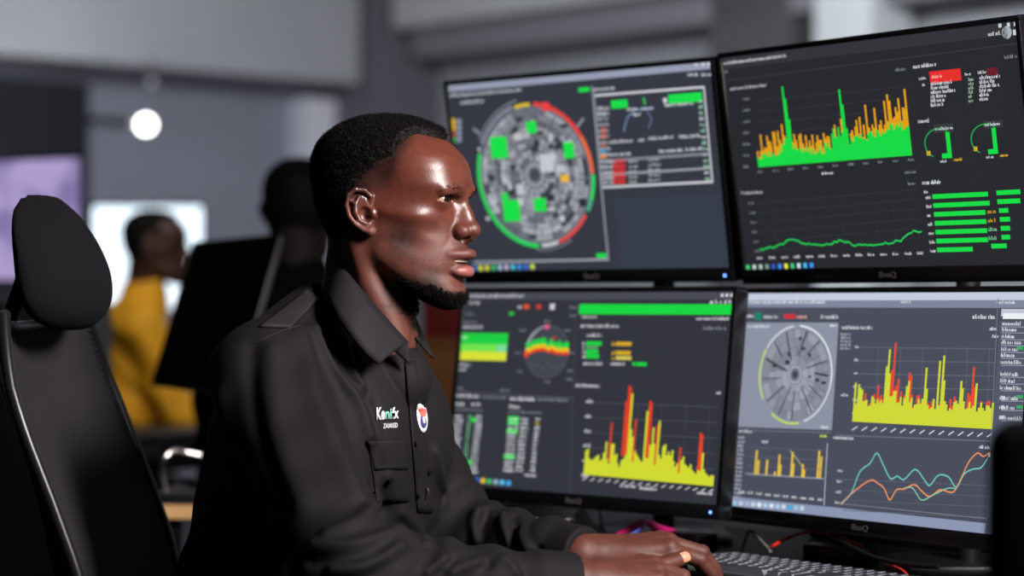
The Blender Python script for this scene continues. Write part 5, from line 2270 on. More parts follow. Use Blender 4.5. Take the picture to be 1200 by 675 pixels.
# pocket with flap and button
patch('pocket', [(431, 524), (474, 524), (478, 588), (441, 588)], M_SHIRT, shirt, 0.0024, 0.0012)
fl = patch('pocket_flap', [(429, 516), (474, 516), (476, 549), (436, 551)], M_SHIRT, shirt, 0.003, 0.0032)
M_BUTTON = material('shirt_button', srgb(20, 19, 22), 0.28)


def button(px, py, r=0.0042, parent=None):
    h, n = on_shirt(px, py, 0.0045)
    cyl('button', h, h + n * 0.002, r, M_BUTTON, parent or shirt, seg=20, bevel=0.0008)


button(456, 561, parent=fl)
# placket with buttons, running down from the collar
patch('placket', [(474, 424), (486, 424), (506, 600), (488, 600)], M_SHIRT, shirt, 0.0026, 0.0018, 6, 24)
for c in ((487, 580), (484, 520), (501, 552)):
    button(*c, r=0.0038)
# the small metal zip pull hanging by the placket
h, n = on_shirt(496, 578, 0.006)
tube('zip_pull', [h + Vector((0, 0, 0.008)), h + Vector((0.002, 0, 0.0)), h + Vector((-0.001, 0, -0.006))], [0.0012, 0.002, 0.0014], M_CHROME, shirt, 8)

# --- oval badge on the left breast
def decal_text(name, text, px, py, height_px, mat, parent, width_px=None, off=0.0016, slant=0.0, bold=0.0, font_sx=1.0, down=(0.0, 1.0), right=(1.0, 0.0)):
    """letters laid on the shirt surface around a photo pixel (left end of the base line)"""
    cu = bpy.data.curves.new('txt', 'FONT')
    cu.body = text
    cu.size = 1.0
    cu.offset = bold
    cu.resolution_u = 3
    ob = bpy.data.objects.new('txt', cu)
    COL.objects.link(ob)
    dg = bpy.context.evaluated_depsgraph_get()
    me = bpy.data.meshes.new_from_object(ob.evaluated_get(dg))
    bpy.data.objects.remove(ob)
    co = np.array([v.co[:] for v in me.vertices])
    x0, x1 = co[:, 0].min(), co[:, 0].max()
    sy = height_px
    sx = (width_px / (x1 - x0)) if width_px else sy * font_sx
    out = []
    for c in co:
        u = (c[0] - x0) * sx + c[1] * slant * sy
        v = c[1] * sy
        X = px + u * right[0] - v * down[0]
        Y = py + u * right[1] - v * down[1]
        h, n = on_shirt(X, Y, off)
        out.append(h if h is not None else out[-1])
    for v, c in zip(me.vertices, out):
        v.co = c
    me.name = name
    o = link(name, me, mat, parent)
    o.data.materials.clear()
    o.data.materials.append(mat)
    md = o.modifiers.new('solid', 'SOLIDIFY')
    md.thickness = 0.0006
    md.offset = 0
    return o


M_THREAD = material('white_thread', srgb(226, 224, 230), 0.7)
M_THREAD_G = material('green_thread', srgb(120, 196, 172), 0.7)
decal_text('embroidery', 'Ke', 441, 492, 20, M_THREAD, shirt, width_px=9, bold=0.03, right=(1, -0.06))
decal_text('embroidery', 'ni', 450.5, 491, 17, M_THREAD_G, shirt, width_px=7.5, bold=0.03, right=(1, -0.06))
decal_text('embroidery', 'fx', 458.5, 490.5, 18, M_THREAD, shirt, width_px=7.5, bold=0.03, right=(1, -0.06))
decal_text('embroidery', 'ZAIAKED', 448.5, 502, 8, M_THREAD, shirt, width_px=16, bold=0.0, right=(1, -0.05))


def ring_patch(name, cx, cy, rx, ry, mat, parent, off, tilt=0.0, squeeze=0.0):
    bm = bmesh.new()
    rings = []
    for k in range(5):
        f = k / 4
        ring = []
        for i in range(28):
            a = 2 * math.pi * i / 28
            x, y = rx * f * math.cos(a), ry * f * math.sin(a)
            h, n = on_shirt(cx + x + y * tilt, cy + y, off)
            ring.append(bm.verts.new(h if h is not None else rings[-1][i].co))
            if k == 0:
                break
        rings.append(ring)
    for i in range(28):
        bm.faces.new((rings[0][0], rings[1][(i + 1) % 28], rings[1][i]))
    for k in range(1, 4):
        for i in range(28):
            bm.faces.new((rings[k][i], rings[k][(i + 1) % 28], rings[k + 1][(i + 1) % 28], rings[k + 1][i]))
    bmesh.ops.recalc_face_normals(bm, faces=bm.faces)
    o = from_bm(name, bm, mat, parent, smooth=True)
    md = o.modifiers.new('solid', 'SOLIDIFY')
    md.thickness = 0.001
    md.offset = 0
    return o


bd = ring_patch('badge', 491.5, 489, 6.3, 18, material('badge_white', srgb(232, 230, 238), 0.5), shirt, 0.0042, 0.10)
bd['label'] = 'oval white badge with a red and blue emblem'
ring_patch('badge_emblem', 491.4, 482.5, 4.0, 7.5, material('badge_red', srgb(226, 104, 88), 0.5), bd, 0.0056, 0.10)
ring_patch('badge_emblem', 492.0, 495.0, 3.6, 7.0, material('badge_blue', srgb(58, 62, 120), 0.5), bd, 0.0056, 0.10)
ring_patch('badge_emblem', 492.0, 493.0, 1.4, 4.0, bd.data.materials[0], bd, 0.0066, 0.10)

# --- trousers and shoes
M_TROUSER = material('dark_trousers', srgb(26, 26, 30), 0.8, noise=0.1)


def trouser_sdf(p):
    q = to_torso(p)
    m = q.copy()
    m[:, 1] = np.abs(m[:, 1])
    d = s_ell(m, (-0.04, 0, -0.52), (0.15, 0.185, 0.12))
    for s in (-1, 1):
        d = smin(d, s_chain(p, [HIP(s), KNEE(s), FOOT(s)], [0.094, 0.072, 0.055]), 0.04)
    return d


Vt, Qt = polygonize(trouser_sdf, TORSO_O + (-0.45, -0.6, -1.2), TORSO_O + (0.7, 0.6, -0.3), 0.011)
link('trousers', mesh_np('trousers', Vt, Qt), M_TROUSER, man)
for s in (-1, 1):
    f0 = FOOT(s)
    fd = unit(_dir)
    Vt, Qt = polygonize(lambda p: np.maximum(smin(s_cap(p, f0 + (0, 0, -0.02), f0 + (0, 0, 0.03), 0.05, 0.05),
                        s_cap(p, f0 - fd * 0.04 + (0, 0, -0.025), f0 + fd * 0.17 + (0, 0, -0.032), 0.044, 0.040), 0.03), 0.003 - p[:, 2]),
                        f0 - 0.3, f0 + 0.3, 0.008)
    link('shoe', mesh_np('shoe', Vt, Qt), M_BLACK, man)
# ------------------------------------------------------------------ the operator's chair
M_MESH = material('chair_mesh_fabric', srgb(27, 24, 29), 0.85, noise=0.25, nscale=420, bump=0.4, bscale=1400)
M_PAD = material('headrest_fabric', srgb(14, 13, 18), 0.9, spec=0.2, noise=0.12, nscale=300, bump=0.2, bscale=1200)
M_FRAME = material('chair_frame', srgb(26, 25, 28), 0.32)
CH_YAW = math.radians(-5.0)
CH_O = np.array((-0.50, 3.0, 0.0))
CHR = np.array(Matrix.Rotation(CH_YAW, 3, 'Z'))


def ch(x, y, z):
    return CHR @ np.array((x, y, 0.0)) + CH_O + np.array((0, 0, z))


chair = empty('office_chair', CH_O, 'black mesh office chair with headrest behind the seated man', 'chair')
# backrest curve: (z, x) in the chair's own frame
prof = [(1.085, -0.108), (1.05, -0.100), (1.00, -0.088), (0.93, -0.062), (0.86, -0.034), (0.78, -0.004), (0.68, 0.020), (0.60, 0.018), (0.53, -0.004)]
pz = np.array([p[0] for p in prof][::-1])
pxx = np.array([p[1] for p in prof][::-1])
rows = []
NU, NV = 26, 21
def half_w(z):
    return 0.225 - 0.045 * max(0.0, (z - 0.93) / 0.155) ** 2 - 0.03 * max(0, (0.62 - z) / 0.1) ** 2
for i in range(NU):
    z = 1.085 - (1.085 - 0.53) * i / (NU - 1)
    x = float(np.interp(z, pz, pxx))
    row = []
    for j in range(NV):
        s = -1 + 2 * j / (NV - 1)
        dip = 0.0
        if i == 0:
            dip = 0.0
        row.append(ch(x - 0.035 * (1 - s * s), s * half_w(z), z - 0.016 * (1 - s * s) * max(0, (z - 1.03) / 0.055)))
    rows.append(row)
quad_strip('backrest_mesh', rows, M_MESH, chair, 0.004, offset=0)
for s, nm in ((-1, 'side_frame'), (1, 'side_frame')):
    pts = []
    for i in range(NU):
        z = 1.085 - (1.085 - 0.53) * i / (NU - 1)
        x = float(np.interp(z, pz, pxx))
        pts.append(ch(x, s * (half_w(z) + 0.006), z))
    fr = tube(nm, pts, 0.0085, M_FRAME, chair, 10)
    # stitched welt just inside the frame
    st = []
    for i in range(NU):
        z = 1.080 - (1.080 - 0.54) * i / (NU - 1)
        x = float(np.interp(z, pz, pxx))
        st.append(ch(x + 0.002, s * (half_w(z) - 0.010), z))
    st = catmull(st, 5)
    b_ = bmesh.new()
    for a0 in range(0, len(st) - 2, 2):
        bm_tube(b_, [st[a0], st[a0 + 1]], 0.0011, 5)
    from_bm('stitching', b_, M_BLACK, fr, True)
tube('top_frame', [rows[0][j] for j in range(NV)], 0.008, M_FRAME, chair, 10)
tube('bottom_frame', [rows[-1][j] for j in range(NV)], 0.010, M_FRAME, chair, 10)
# headrest pad
HP = ch(-0.076, 0.0, 1.158)


def pad_sdf(p):
    q = (p - HP.astype(F32)) @ CHR.astype(F32)
    x = q[:, 0] + 0.10 * 0 + 1.1 * q[:, 1] ** 2 + 0.35 * (q[:, 2] - 0.0)  * 0.25
    q[:, 1] = np.where(q[:, 1] > 0, q[:, 1] / (1 - 0.22 * sstep(-0.04, 0.10, q[:, 2])), q[:, 1])
    n_ = np.where(q[:, 1] > 0, 2.3, 3.8).astype(F32)
    e = ((np.abs(q[:, 1]) / 0.142) ** n_ + (np.abs(q[:, 2] - 0.0) / 0.094) ** n_) ** (1 / n_)
    d1 = (e - 1) * 0.085
    d2 = np.maximum(x - 0.030 - 0.022 * (1 - np.minimum(e, 1) ** 2) + 0.21 * (q[:, 2] + 0.02 + np.sqrt((q[:, 2] + 0.02) ** 2 + 0.0012)), -x - 0.03)
    return smax(d1, d2, 0.038)


Vp, Qp = polygonize(pad_sdf, HP - 0.2, HP + 0.2, 0.005)
link('headrest', mesh_np('headrest', Vp, Qp), M_PAD, chair)
# welt round the pad's back edge
w_pts = []
for k in range(48):
    a = 2 * math.pi * k / 48
    y = 0.120 * abs(math.cos(a)) ** (2 / 3.2) * np.sign(math.cos(a))
    z = 0.078 * abs(math.sin(a)) ** (2 / 3.2) * np.sign(math.sin(a))
    w_pts.append(CHR @ np.array((-0.020 - 1.1 * y * y - 0.09 * z, y, 0)) + HP + np.array((0, 0, z)))
tube('headrest_welt', w_pts, 0.004, M_FRAME, chair, 8, closed=True)
tube('headrest_post', [ch(-0.15, 0, 0.96), ch(-0.165, 0, 1.06), ch(-0.135, 0, 1.14)], 0.012, M_FRAME, chair, 10)
tube('spine', [ch(-0.15, 0, 1.0), ch(-0.10, 0, 0.85), ch(-0.06, 0, 0.66), ch(-0.03, 0, 0.50), ch(0.08, 0, 0.40)], 0.022, M_FRAME, chair, 12, 5)
# seat, column, five-star base
bm = bmesh.new()
bm_box(bm, (0.0, -0.24, 0.395), (0.48, 0.24, 0.452), Matrix.Translation(CH_O) @ Matrix.Rotation(CH_YAW, 4, 'Z'), 0.022, 4)
from_bm('seat', bm, M_MESH, chair, True, 60)
cyl('column', ch(0.22, 0, 0.10), ch(0.22, 0, 0.395), 0.028, M_FRAME, chair)
for k in range(5):
    a = 2 * math.pi * k / 5 + 0.3
    e = np.array((0.22 + 0.30 * math.cos(a), 0.30 * math.sin(a)))
    tube('base_arm', [ch(0.22, 0, 0.12), ch(e[0], e[1], 0.075)], [0.026, 0.016], M_FRAME, chair, 10)
    o = cyl('caster', ch(e[0], e[1] - 0.02, 0.031), ch(e[0], e[1] + 0.02, 0.031), 0.030, M_BLACK, chair, seg=20, bevel=0.006)
for s in (-1, 1):
    tube('armrest_post', [ch(0.16, s * 0.25, 0.42), ch(0.16, s * 0.275, 0.50), ch(0.16, s * 0.275, 0.62)], 0.014, M_FRAME, chair, 10)
    bm = bmesh.new()
    bm_box(bm, (0.05, s * 0.275 - 0.04, 0.62), (0.27, s * 0.275 + 0.04, 0.645), Matrix.Translation(CH_O) @ Matrix.Rotation(CH_YAW, 4, 'Z'), 0.010, 3)
    from_bm('armrest', bm, M_FRAME, chair, True, 60)

# ------------------------------------------------------------------ corner of a black chair close to the camera, lower right
c2 = empty('office_chair', (0.494, 1.72, 0), 'blurred black chair back at the lower right edge close to the camera', 'chair')
M2 = frame((0.494, 1.72, 0), math.radians(-18))
bm = bmesh.new()
bm_box(bm, (-0.150, -0.025, 0.56), (0.250, 0.025, 1.012), M2 @ Matrix.Rotation(math.radians(-7), 4, 'X') , 0.024, 4)
from_bm('backrest', bm, M_PAD, c2, True, 60)
bm = bmesh.new()
bm_box(bm, (-0.18, -0.50, 0.40), (0.28, -0.02, 0.46), M2, 0.02, 4)
from_bm('seat', bm, M_PAD, c2, True, 60)
cyl('column', M2 @ Vector((0.05, -0.25, 0.10)), M2 @ Vector((0.05, -0.25, 0.40)), 0.028, M_FRAME, c2)
tube('spine', [M2 @ Vector((0.05, 0.10, 0.75)), M2 @ Vector((0.05, 0.06, 0.50)), M2 @ Vector((0.05, -0.10, 0.385)), M2 @ Vector((0.05, -0.22, 0.38))], 0.02, M_FRAME, c2, 10, 4)
for k in range(5):
    a = 2 * math.pi * k / 5 + 0.5
    e = Vector((0.05 + 0.30 * math.cos(a), -0.25 + 0.30 * math.sin(a), 0.075))
    tube('base_arm', [M2 @ Vector((0.05, -0.25, 0.12)), M2 @ e], [0.026, 0.016], M_FRAME, c2, 10)
    cyl('caster', M2 @ Vector((e.x, e.y - 0.02, 0.031)), M2 @ Vector((e.x, e.y + 0.02, 0.031)), 0.030, M_BLACK, c2, seg=20, bevel=0.006)
# ------------------------------------------------------------------ far part of the hall
def far_monitor(name, pos, w, h, yaw, pitch, screen_mat, label, cat, ground, facing=1, group=None, t=0.012):
    """monitor on a foot; pos is the centre of the panel; facing -1 shows its back to the camera"""
    M = frame(pos, yaw, pitch)
    root = empty(name, (pos[0], pos[1], ground), label, cat, group)
    f = facing
    bm = bmesh.new()
    y0, y1 = (-0.002, 0.006) if f > 0 else (-0.006, 0.002)
    bm_box(bm, (-w / 2 - t, y0, -h / 2 - t), (w / 2 + t, y1, -h / 2), M, 0.002)
    bm_box(bm, (-w / 2 - t, y0, h / 2), (w / 2 + t, y1, h / 2 + t), M, 0.002)
    bm_box(bm, (-w / 2 - t, y0, -h / 2), (-w / 2, y1, h / 2), M, 0.002)
    bm_box(bm, (w / 2, y0, -h / 2), (w / 2 + t, y1, h / 2), M, 0.002)
    from_bm('bezel', bm, M_BLACK, root, True, 40)
    box('screen', (-w / 2, 0 if f > 0 else -0.006, -h / 2), (w / 2, 0.006 if f > 0 else 0, h / 2), screen_mat, root, M)
    yb0, yb1 = (0.0062, 0.010) if f > 0 else (-0.010, -0.0062)
    box('back_housing', (-w / 2 - t * 0.5, min(yb0, yb1), -h / 2 - t * 0.5), (w / 2 + t * 0.5, max(yb0, yb1), h / 2 + t * 0.5), M_BLACK, root, M, 0.003)
    bk = M @ Vector((0, 0.012 * f, -h * 0.15))
    ft = Vector((bk.x, bk.y, ground)) + (M.to_3x3() @ Vector((0, 0.05 * f, 0))) * Vector((1, 1, 0))
    tube('foot_post', [bk, Vector((ft.x, ft.y, bk.z)), ft + Vector((0, 0, 0.012))], 0.016, M_BLACK, root, 10)
    bm = bmesh.new()
    bm_box(bm, (-0.11, -0.08, 0), (0.11, 0.08, 0.012), frame(ft, yaw), 0.004)
    from_bm('foot', bm, M_BLACK, root)
    return root


def screen_mat(name, c0, c1, strength, scale):
    m = bpy.data.materials.new(name)
    m.use_nodes = True
    nt = m.node_tree
    b = nt.nodes['Principled BSDF']
    b.inputs['Base Color'].default_value = (0.01, 0.01, 0.01, 1)
    tc = nt.nodes.new('ShaderNodeTexCoord')
    n = nt.nodes.new('ShaderNodeTexNoise')
    n.inputs['Scale'].default_value = scale
    r = nt.nodes.new('ShaderNodeValToRGB')
    r.color_ramp.elements[0].position = 0.42
    r.color_ramp.elements[0].color = c0
    r.color_ramp.elements[1].position = 0.60
    r.color_ramp.elements[1].color = c1
    nt.links.new(tc.outputs['Object'], n.inputs['Vector'])
    nt.links.new(n.outputs['Fac'], r.inputs[0])
    nt.links.new(r.outputs[0], b.inputs['Emission Color'])
    b.inputs['Emission Strength'].default_value = strength
    return m


def desk_block(name, label, M, w, d, z, mat_top, mat_leg, edge=None):
    r = empty(name, M @ Vector((0, 0, 0)), label, 'desk')
    box('desk_top', (-w / 2, -d / 2, z - 0.026), (w / 2, d / 2, z), mat_top, r, M, 0.002)
    if edge:
        box('edge_band', (-w / 2, -d / 2 - 0.003, z - 0.025), (w / 2, -d / 2 - 0.0002, z - 0.001), edge, r, M)
    for sx in (-1, 1):
        for sy in (-1, 1):
            box('leg', (sx * (w / 2 - 0.05) - 0.02, sy * (d / 2 - 0.05) - 0.02, 0), (sx * (w / 2 - 0.05) + 0.02, sy * (d / 2 - 0.05) + 0.02, z - 0.026), mat_leg, r, M)
    return r


M_WOODEDGE = material('pale_wood_edge', srgb(226, 178, 122), 0.5, noise=0.15, nscale=20)
M_DTOP = material('dark_laminate', srgb(30, 29, 32), 0.5, noise=0.15)
M_LTOP = material('grey_laminate', srgb(150, 152, 160), 0.5, noise=0.08)
# near background desk with pale wooden edge
e0 = P(205, 591, 4.05)
desk_block('desk', 'dark desk with a pale wooden front edge behind the chair', frame((-0.41, 4.40, 0), 0.0), 0.50, 0.70, e0.z, M_DTOP, M_METAL, M_WOODEDGE)
ZD1 = e0.z
# monitor seen from behind
cpos = P(249, 368, 4.45)
far_monitor('monitor', cpos, 0.56, 0.30, math.radians(-66), math.radians(-17), material('dark_matte_panel', srgb(16, 14, 20), 0.8, spec=0.1), 'dark monitor turned edge-on in front of the man in yellow', 'monitor', ZD1, 1, None, 0.004)
# bent chrome tube stand
tb = empty('tube_stand', P(190, 585, 4.15), 'bent chrome tube stand on the desk with wooden edge', 'stand')
tube('tube', [P(197, 583, 4.15), P(193, 570, 4.15), P(190, 553, 4.15), P(193, 537, 4.15), P(204, 528, 4.16), P(218, 530, 4.17), P(238, 534, 4.18), P(258, 538, 4.20)], 0.0056, M_CHROME, tb, 10, 6)
box('base', (-0.03, -0.03, 0), (0.12, 0.03, 0.012), M_BLACK, tb, frame((P(190, 585, 4.15).x, 4.16, ZD1 + 0.001), 0.0), 0.003)
# far desk of the man in yellow
e1 = P(170, 482, 7.35)
desk_block('desk', 'grey desk at the far end in front of the man in yellow', frame((e1.x + 0.15, 7.75, 0), math.radians(-12)), 1.3, 0.75, 0.745, M_LTOP, M_METAL)
for k, (px, py, d, w, dd, hh, c, lab, cat, nm) in enumerate([
        (128, 470, 7.45, 0.16, 0.12, 0.022, (205, 205, 212), 'white paper stack on the far grey desk', 'papers', 'paper_stack'),
        (152, 462, 7.75, 0.14, 0.10, 0.03, (190, 70, 30), 'orange folder beside the elbow of the man in yellow', 'folder', 'folder'),
        (196, 474, 7.42, 0.10, 0.09, 0.03, (170, 172, 180), 'small grey carton on the far desk beside the dark monitor', 'box', 'carton')]):
    c_ = P(px, py, d)
    bm = bmesh.new()
    for q in range(3):
        bm_box(bm, (-w / 2 + 0.004 * q, -dd / 2, 0.001 + hh * q / 3), (w / 2 + 0.003 * q, dd / 2 - 0.003 * q, hh * (q + 1) / 3 - 0.0004), frame((c_.x, d, 0.746), 0.15 * k - 0.2), 0.001)
    o = from_bm(nm, bm, material(nm, srgb(*c), 0.7))
    tag(o, lab, cat)
# bright screen at the far end and purple screen on the left
far_monitor('monitor', P(173, 302, 8.9), 0.415, 0.395, math.radians(4), 0, emission('white_screen', srgb(226, 242, 255), 1.9), 'glaring white screen behind the man in yellow', 'monitor', 0.745)
desk_block('desk', 'narrow dark desk below the glaring white screen', frame((P(173, 302, 9.0).x, 9.05, 0), 0.07), 1.0, 0.5, 0.745, M_DTOP, M_METAL)
far_monitor('wall_screen', P(9, 258, 6.4), 0.52, 0.33, math.radians(-30), math.radians(0), screen_mat('purple_picture', srgb(128, 116, 164), srgb(172, 156, 204), 1.0, 7.0), 'purple lit screen above the chair headrest', 'monitor', 0.745)
desk_block('desk', 'dark desk under the purple screen', frame((P(27, 258, 6.45).x, 6.5, 0), math.radians(-30)), 1.0, 0.6, 0.745, M_DTOP, M_METAL)

# black cabinet added on the left to keep the space behind the chair dark
lc = P(20, 330, 5.6)
dark_filler = empty('cabinet', (lc.x, 5.75, 0), 'low black cabinet added to fill the dark behind the chair below the purple screen', 'cabinet')
MLC = frame((lc.x - 0.05, 5.75, 0), math.radians(-8))
box('body', (-0.42, -0.2, 0.03), (0.20, 0.2, 1.10), M_BLACK, dark_filler, MLC, 0.004)
for s in (0, 1):
    dd = box('door', (-0.415 + 0.31 * s, -0.218, 0.05), (-0.112 + 0.305 * s, -0.2005, 1.08), M_BLACK, dark_filler, MLC, 0.003)
    box('handle', (-0.135 + 0.05 * s, -0.235, 0.55), (-0.125 + 0.05 * s, -0.2185, 0.67), M_METAL, dd, MLC, 0.002)
box('plinth', (-0.40, -0.18, 0), (0.18, 0.18, 0.03), M_BLACK, dark_filler, MLC)

# dark low cabinet carrying a brown wooden case and a red box behind the operator's chest
c_ = P(520, 452, 5.3)
zb, zt = P(520, 511, 5.3).z, P(520, 397, 5.3).z
MC = frame((c_.x + 0.05, 5.62, 0), math.radians(-10))
cab = empty('cabinet', (c_.x, 5.50, 0), 'low dark cabinet carrying the brown wooden case', 'cabinet')
box('body', (-0.10, -0.20, 0.03), (0.30, 0.20, zb - 0.001), M_BLACK, cab, MC, 0.003)
box('plinth', (-0.09, -0.18, 0), (0.29, 0.18, 0.03), M_BLACK, cab, MC)
for s in (0, 1):
    dd = box('door', (-0.095 + 0.20 * s, -0.217, 0.05), (0.098 + 0.197 * s, -0.2005, zb - 0.03), M_BLACK, cab, MC, 0.003)
    box('handle', (0.08 + 0.04 * s, -0.235, zb - 0.25), (0.09 + 0.04 * s, -0.2175, zb - 0.13), M_METAL, dd, MC, 0.002)
M_WOOD = material('brown_wood', srgb(128, 82, 42), 0.55, noise=0.2, nscale=14)
cs = empty('wooden_case', (c_.x, 5.50, zb), 'brown wooden case seen between the shirt front and lower left monitor', 'case')
box('body', (-0.095, -0.18, zb), (0.20, 0.18, zt - 0.022), M_WOOD, cs, MC, 0.003)
box('lid', (-0.099, -0.184, zt - 0.0215), (0.204, 0.184, zt), M_WOOD, cs, MC, 0.003)
rb = empty('red_box', (c_.x, 5.50, zt), 'dark red box on top of the brown wooden case', 'box')
M_RED = material('dark_red_board', srgb(110, 24, 22), 0.6)
box('body', (-0.08, -0.15, zt + 0.0005), (0.17, 0.13, zt + 0.075), M_RED, rb, MC, 0.002)
box('lid', (-0.084, -0.154, zt + 0.0755), (0.174, 0.134, zt + 0.10), M_RED, rb, MC, 0.002)

# wall lamp with round bulb, arm reaching from the dark board
lp = P(171, 146, 11.2)
lamp = empty('wall_lamp', lp, 'glowing round white bulb on an arm before the far wall', 'lamp')
bm = bmesh.new()
bmesh.ops.create_uvsphere(bm, u_segments=24, v_segments=16, radius=0.040, matrix=Matrix.Translation(lp))
from_bm('bulb', bm, emission('bulb_glow', srgb(255, 255, 255), 9.0), lamp, True)
tube('arm', [P(158, 146, 11.25), P(135, 143, 11.3), P(104, 140, 11.4)], 0.022, M_BLACK, lamp, 10)
cyl('socket', P(161, 146, 11.2), P(154, 145.5, 11.22), 0.03, M_BLACK, lamp)
pl = bpy.data.lights.new('bulb_light', 'POINT')
pl.energy = 16
pl.color = (0.95, 0.97, 1.0)
pl.shadow_soft_size = 0.05
po = bpy.data.objects.new('bulb_light', pl)
po.location = lp + Vector((0.0, -0.10, 0.0))
COL.objects.link(po)
po.parent = lamp
po.matrix_parent_inverse = Matrix.Translation(lp).inverted()
l2 = P(178, 96, 11.2)  # faint glint drawn as a glowing bead; the stem is added
rl = empty('dim_glint', l2, 'small dim glint above the glowing bulb', 'lamp')
bm = bmesh.new()
bmesh.ops.create_uvsphere(bm, u_segments=16, v_segments=12, radius=0.014, matrix=Matrix.Translation(l2))
from_bm('lens', bm, emission('glint_glow', srgb(190, 192, 215), 1.1), rl, True)
cyl('stem', l2 + Vector((0, 0.02, 0.012)), l2 + Vector((0, 0.02, 0.115)), 0.008, M_METAL, rl)


# ------------------------------------------------------------------ far people (same anatomy, coarser)
def far_person(label, head_pt, head_yaw, body_yaw, skin, cloth, hair_mat, sitting_z, h=0.006, lean=0.10):
    root = empty('person', (head_pt.x, head_pt.y, 0), label, 'person')
    O = np.array(head_pt)
    R = np.array(Matrix.Rotation(head_yaw, 3, 'Z'))
    RB = np.array(Matrix.Rotation(body_yaw, 3, 'Z') @ Matrix.Rotation(lean, 3, 'Y'))
    N = O + np.array(Matrix.Rotation(body_yaw, 3, 'Z')) @ np.array((-0.045, 0, -0.205))
    def tl(x, y, z):
        return RB @ np.array((x, y, z)) + N
    sh = [tl(-0.02, s * 0.165, -0.05) for s in (-1, 1)]
    fw = np.array(Matrix.Rotation(body_yaw, 3, 'Z'))[:, 0]
    sd = np.array(Matrix.Rotation(body_yaw, 3, 'Z'))[:, 1]
    el = [sh[i] + fw * 0.10 + sd * (-0.04, 0.04)[i] + np.array((0, 0, -0.27)) for i in (0, 1)]
    wr = [el[i] + fw * 0.24 - sd * (-0.06, 0.06)[i] + np.array((0, 0, 0.02)) for i in (0, 1)]
    hip = [np.array((N[0], N[1], sitting_z + 0.10)) - fw * 0.06 + sd * s * 0.09 for s in (-1, 1)]
    kn = [p + fw * 0.40 for p in hip]
    ft = [np.array((p[0], p[1], 0.06)) + fw * 0.02 for p in kn]
    def torso(p):
        q = (p - N.astype(F32)) @ RB.astype(F32)
        m = q.copy()
        m[:, 1] = np.abs(m[:, 1])
        d = s_ell(m, (-0.01, 0, -0.17), (0.115, 0.165, 0.20))
        d = smin(d, s_cap(m, (-0.03, 0, -0.04), (-0.025, 0.135, -0.05), 0.062, 0.055), 0.06)
        d = smin(d, s_ell(m, (-0.03, 0, -0.38), (0.130, 0.165, 0.22)), 0.07)
        return d
    def headf(p):
        q = ((p - O.astype(F32)) @ R.astype(F32)) * 1000
        return head_sdf(q) / 1000
    def bodyf(p):
        d = smin(headf(p), torso(p) + 0.02, 0.03)
        for i in (0, 1):
            d = smin(d, s_chain(p, [sh[i], el[i], wr[i]], [0.045, 0.038, 0.026]) + 0.004, 0.02)
            d = smin(d, s_chain(p, [wr[i], wr[i] + fw * 0.05, wr[i] + fw * 0.09 + np.array((0, 0, -0.012))], [0.026, 0.028, 0.022]), 0.012)
            for k in range(4):
                b0 = wr[i] + fw * 0.08 + sd * (0.027 - 0.018 * k)
                d = smin(d, s_chain(p, [b0, b0 + fw * 0.05 + np.array((0, 0, -0.01)), b0 + fw * 0.08 + np.array((0, 0, -0.035))], [0.010, 0.009, 0.0075]), 0.004)
            b0 = wr[i] + fw * 0.03 + sd * (0.03, -0.03)[i]
            d = smin(d, s_chain(p, [b0, b0 + fw * 0.04 + sd * (0.02, -0.02)[i], b0 + fw * 0.07 + sd * (0.02, -0.02)[i]], [0.013, 0.011, 0.009]), 0.006)
        return d
    lo = np.minimum(np.minimum(O, N), np.array(wr).min(0)) - (0.28, 0.28, 0.42)
    hi = np.maximum(np.maximum(O, N), np.array(wr).max(0)) + (0.26, 0.26, 0.16)
    lo[2] = max(lo[2], sitting_z + 0.02)
    v, q = polygonize(bodyf, lo, hi, h)
    link('body', mesh_np('body', v, q), skin, root)
    def hairf(p):
        q = ((p - O.astype(F32)) @ R.astype(F32)) * 1000
        m = hair_mask(q)
        cc_ = np.array((-8, 0, 20), F32)
        th = 9.0 * m
        s = 1 + th / np.maximum(np.sqrt(((q - cc_) ** 2).sum(1)), 40)
        d = head_base(cc_ + (q - cc_) / s[:, None])
        return np.maximum(d, (0.3 - m) * 40) / 1000
    v, q = polygonize(hairf, O - (0.14, 0.14, 0.09), O + (0.14, 0.14, 0.15), h * 0.8, margin=2.2)
    link('hair', mesh_np('hair', v, q), hair_mat, root)
    def clothf(p):
        d = torso(p) - 0.012
        wv = 0.004 * np.sin(p[:, 2] * 55 + p[:, 0] * 40 + 2 * vnoise(p * 8, 3))
        for i in (0, 1):
            d = smin(d, s_chain(p, [sh[i], el[i], wr[i] - fw * 0.02], [0.066, 0.056, 0.040]), 0.025)
        d = d - wv
        nk = s_cap(p, O + R @ np.array((-0.034, 0, -0.10)), O + R @ np.array((-0.03, 0, -0.17)), 0.062, 0.055)
        cl = np.maximum(s_cap(p, O + R @ np.array((-0.03, 0, -0.145)), O + R @ np.array((-0.03, 0, -0.175)), 0.074, 0.080), -nk)
        d = smin(smax(d, -nk, 0.006), cl, 0.012)
        return d
    v, q = polygonize(clothf, lo, hi, h)
    link('shirt', mesh_np('shirt', v, q), cloth, root)
    def legf(p):
        d = None
        for i in (0, 1):
            e = s_chain(p, [hip[i], kn[i], ft[i]], [0.095, 0.072, 0.052])
            d = e if d is None else smin(d, e, 0.05)
        return smin(d, s_cap(p, hip[0], hip[1], 0.10), 0.05)
    lo2 = np.minimum(np.array(hip + kn + ft).min(0), N) - 0.2
    hi2 = np.maximum(np.array(hip + kn).max(0), 0) + 0.2
    lo2[2] = 0.0
    hi2 = np.array(hip + kn + ft).max(0) + 0.2
    v, q = polygonize(legf, lo2, hi2, 0.014)
    link('trousers', mesh_np('trousers', v, q), M_TROUSER, root)
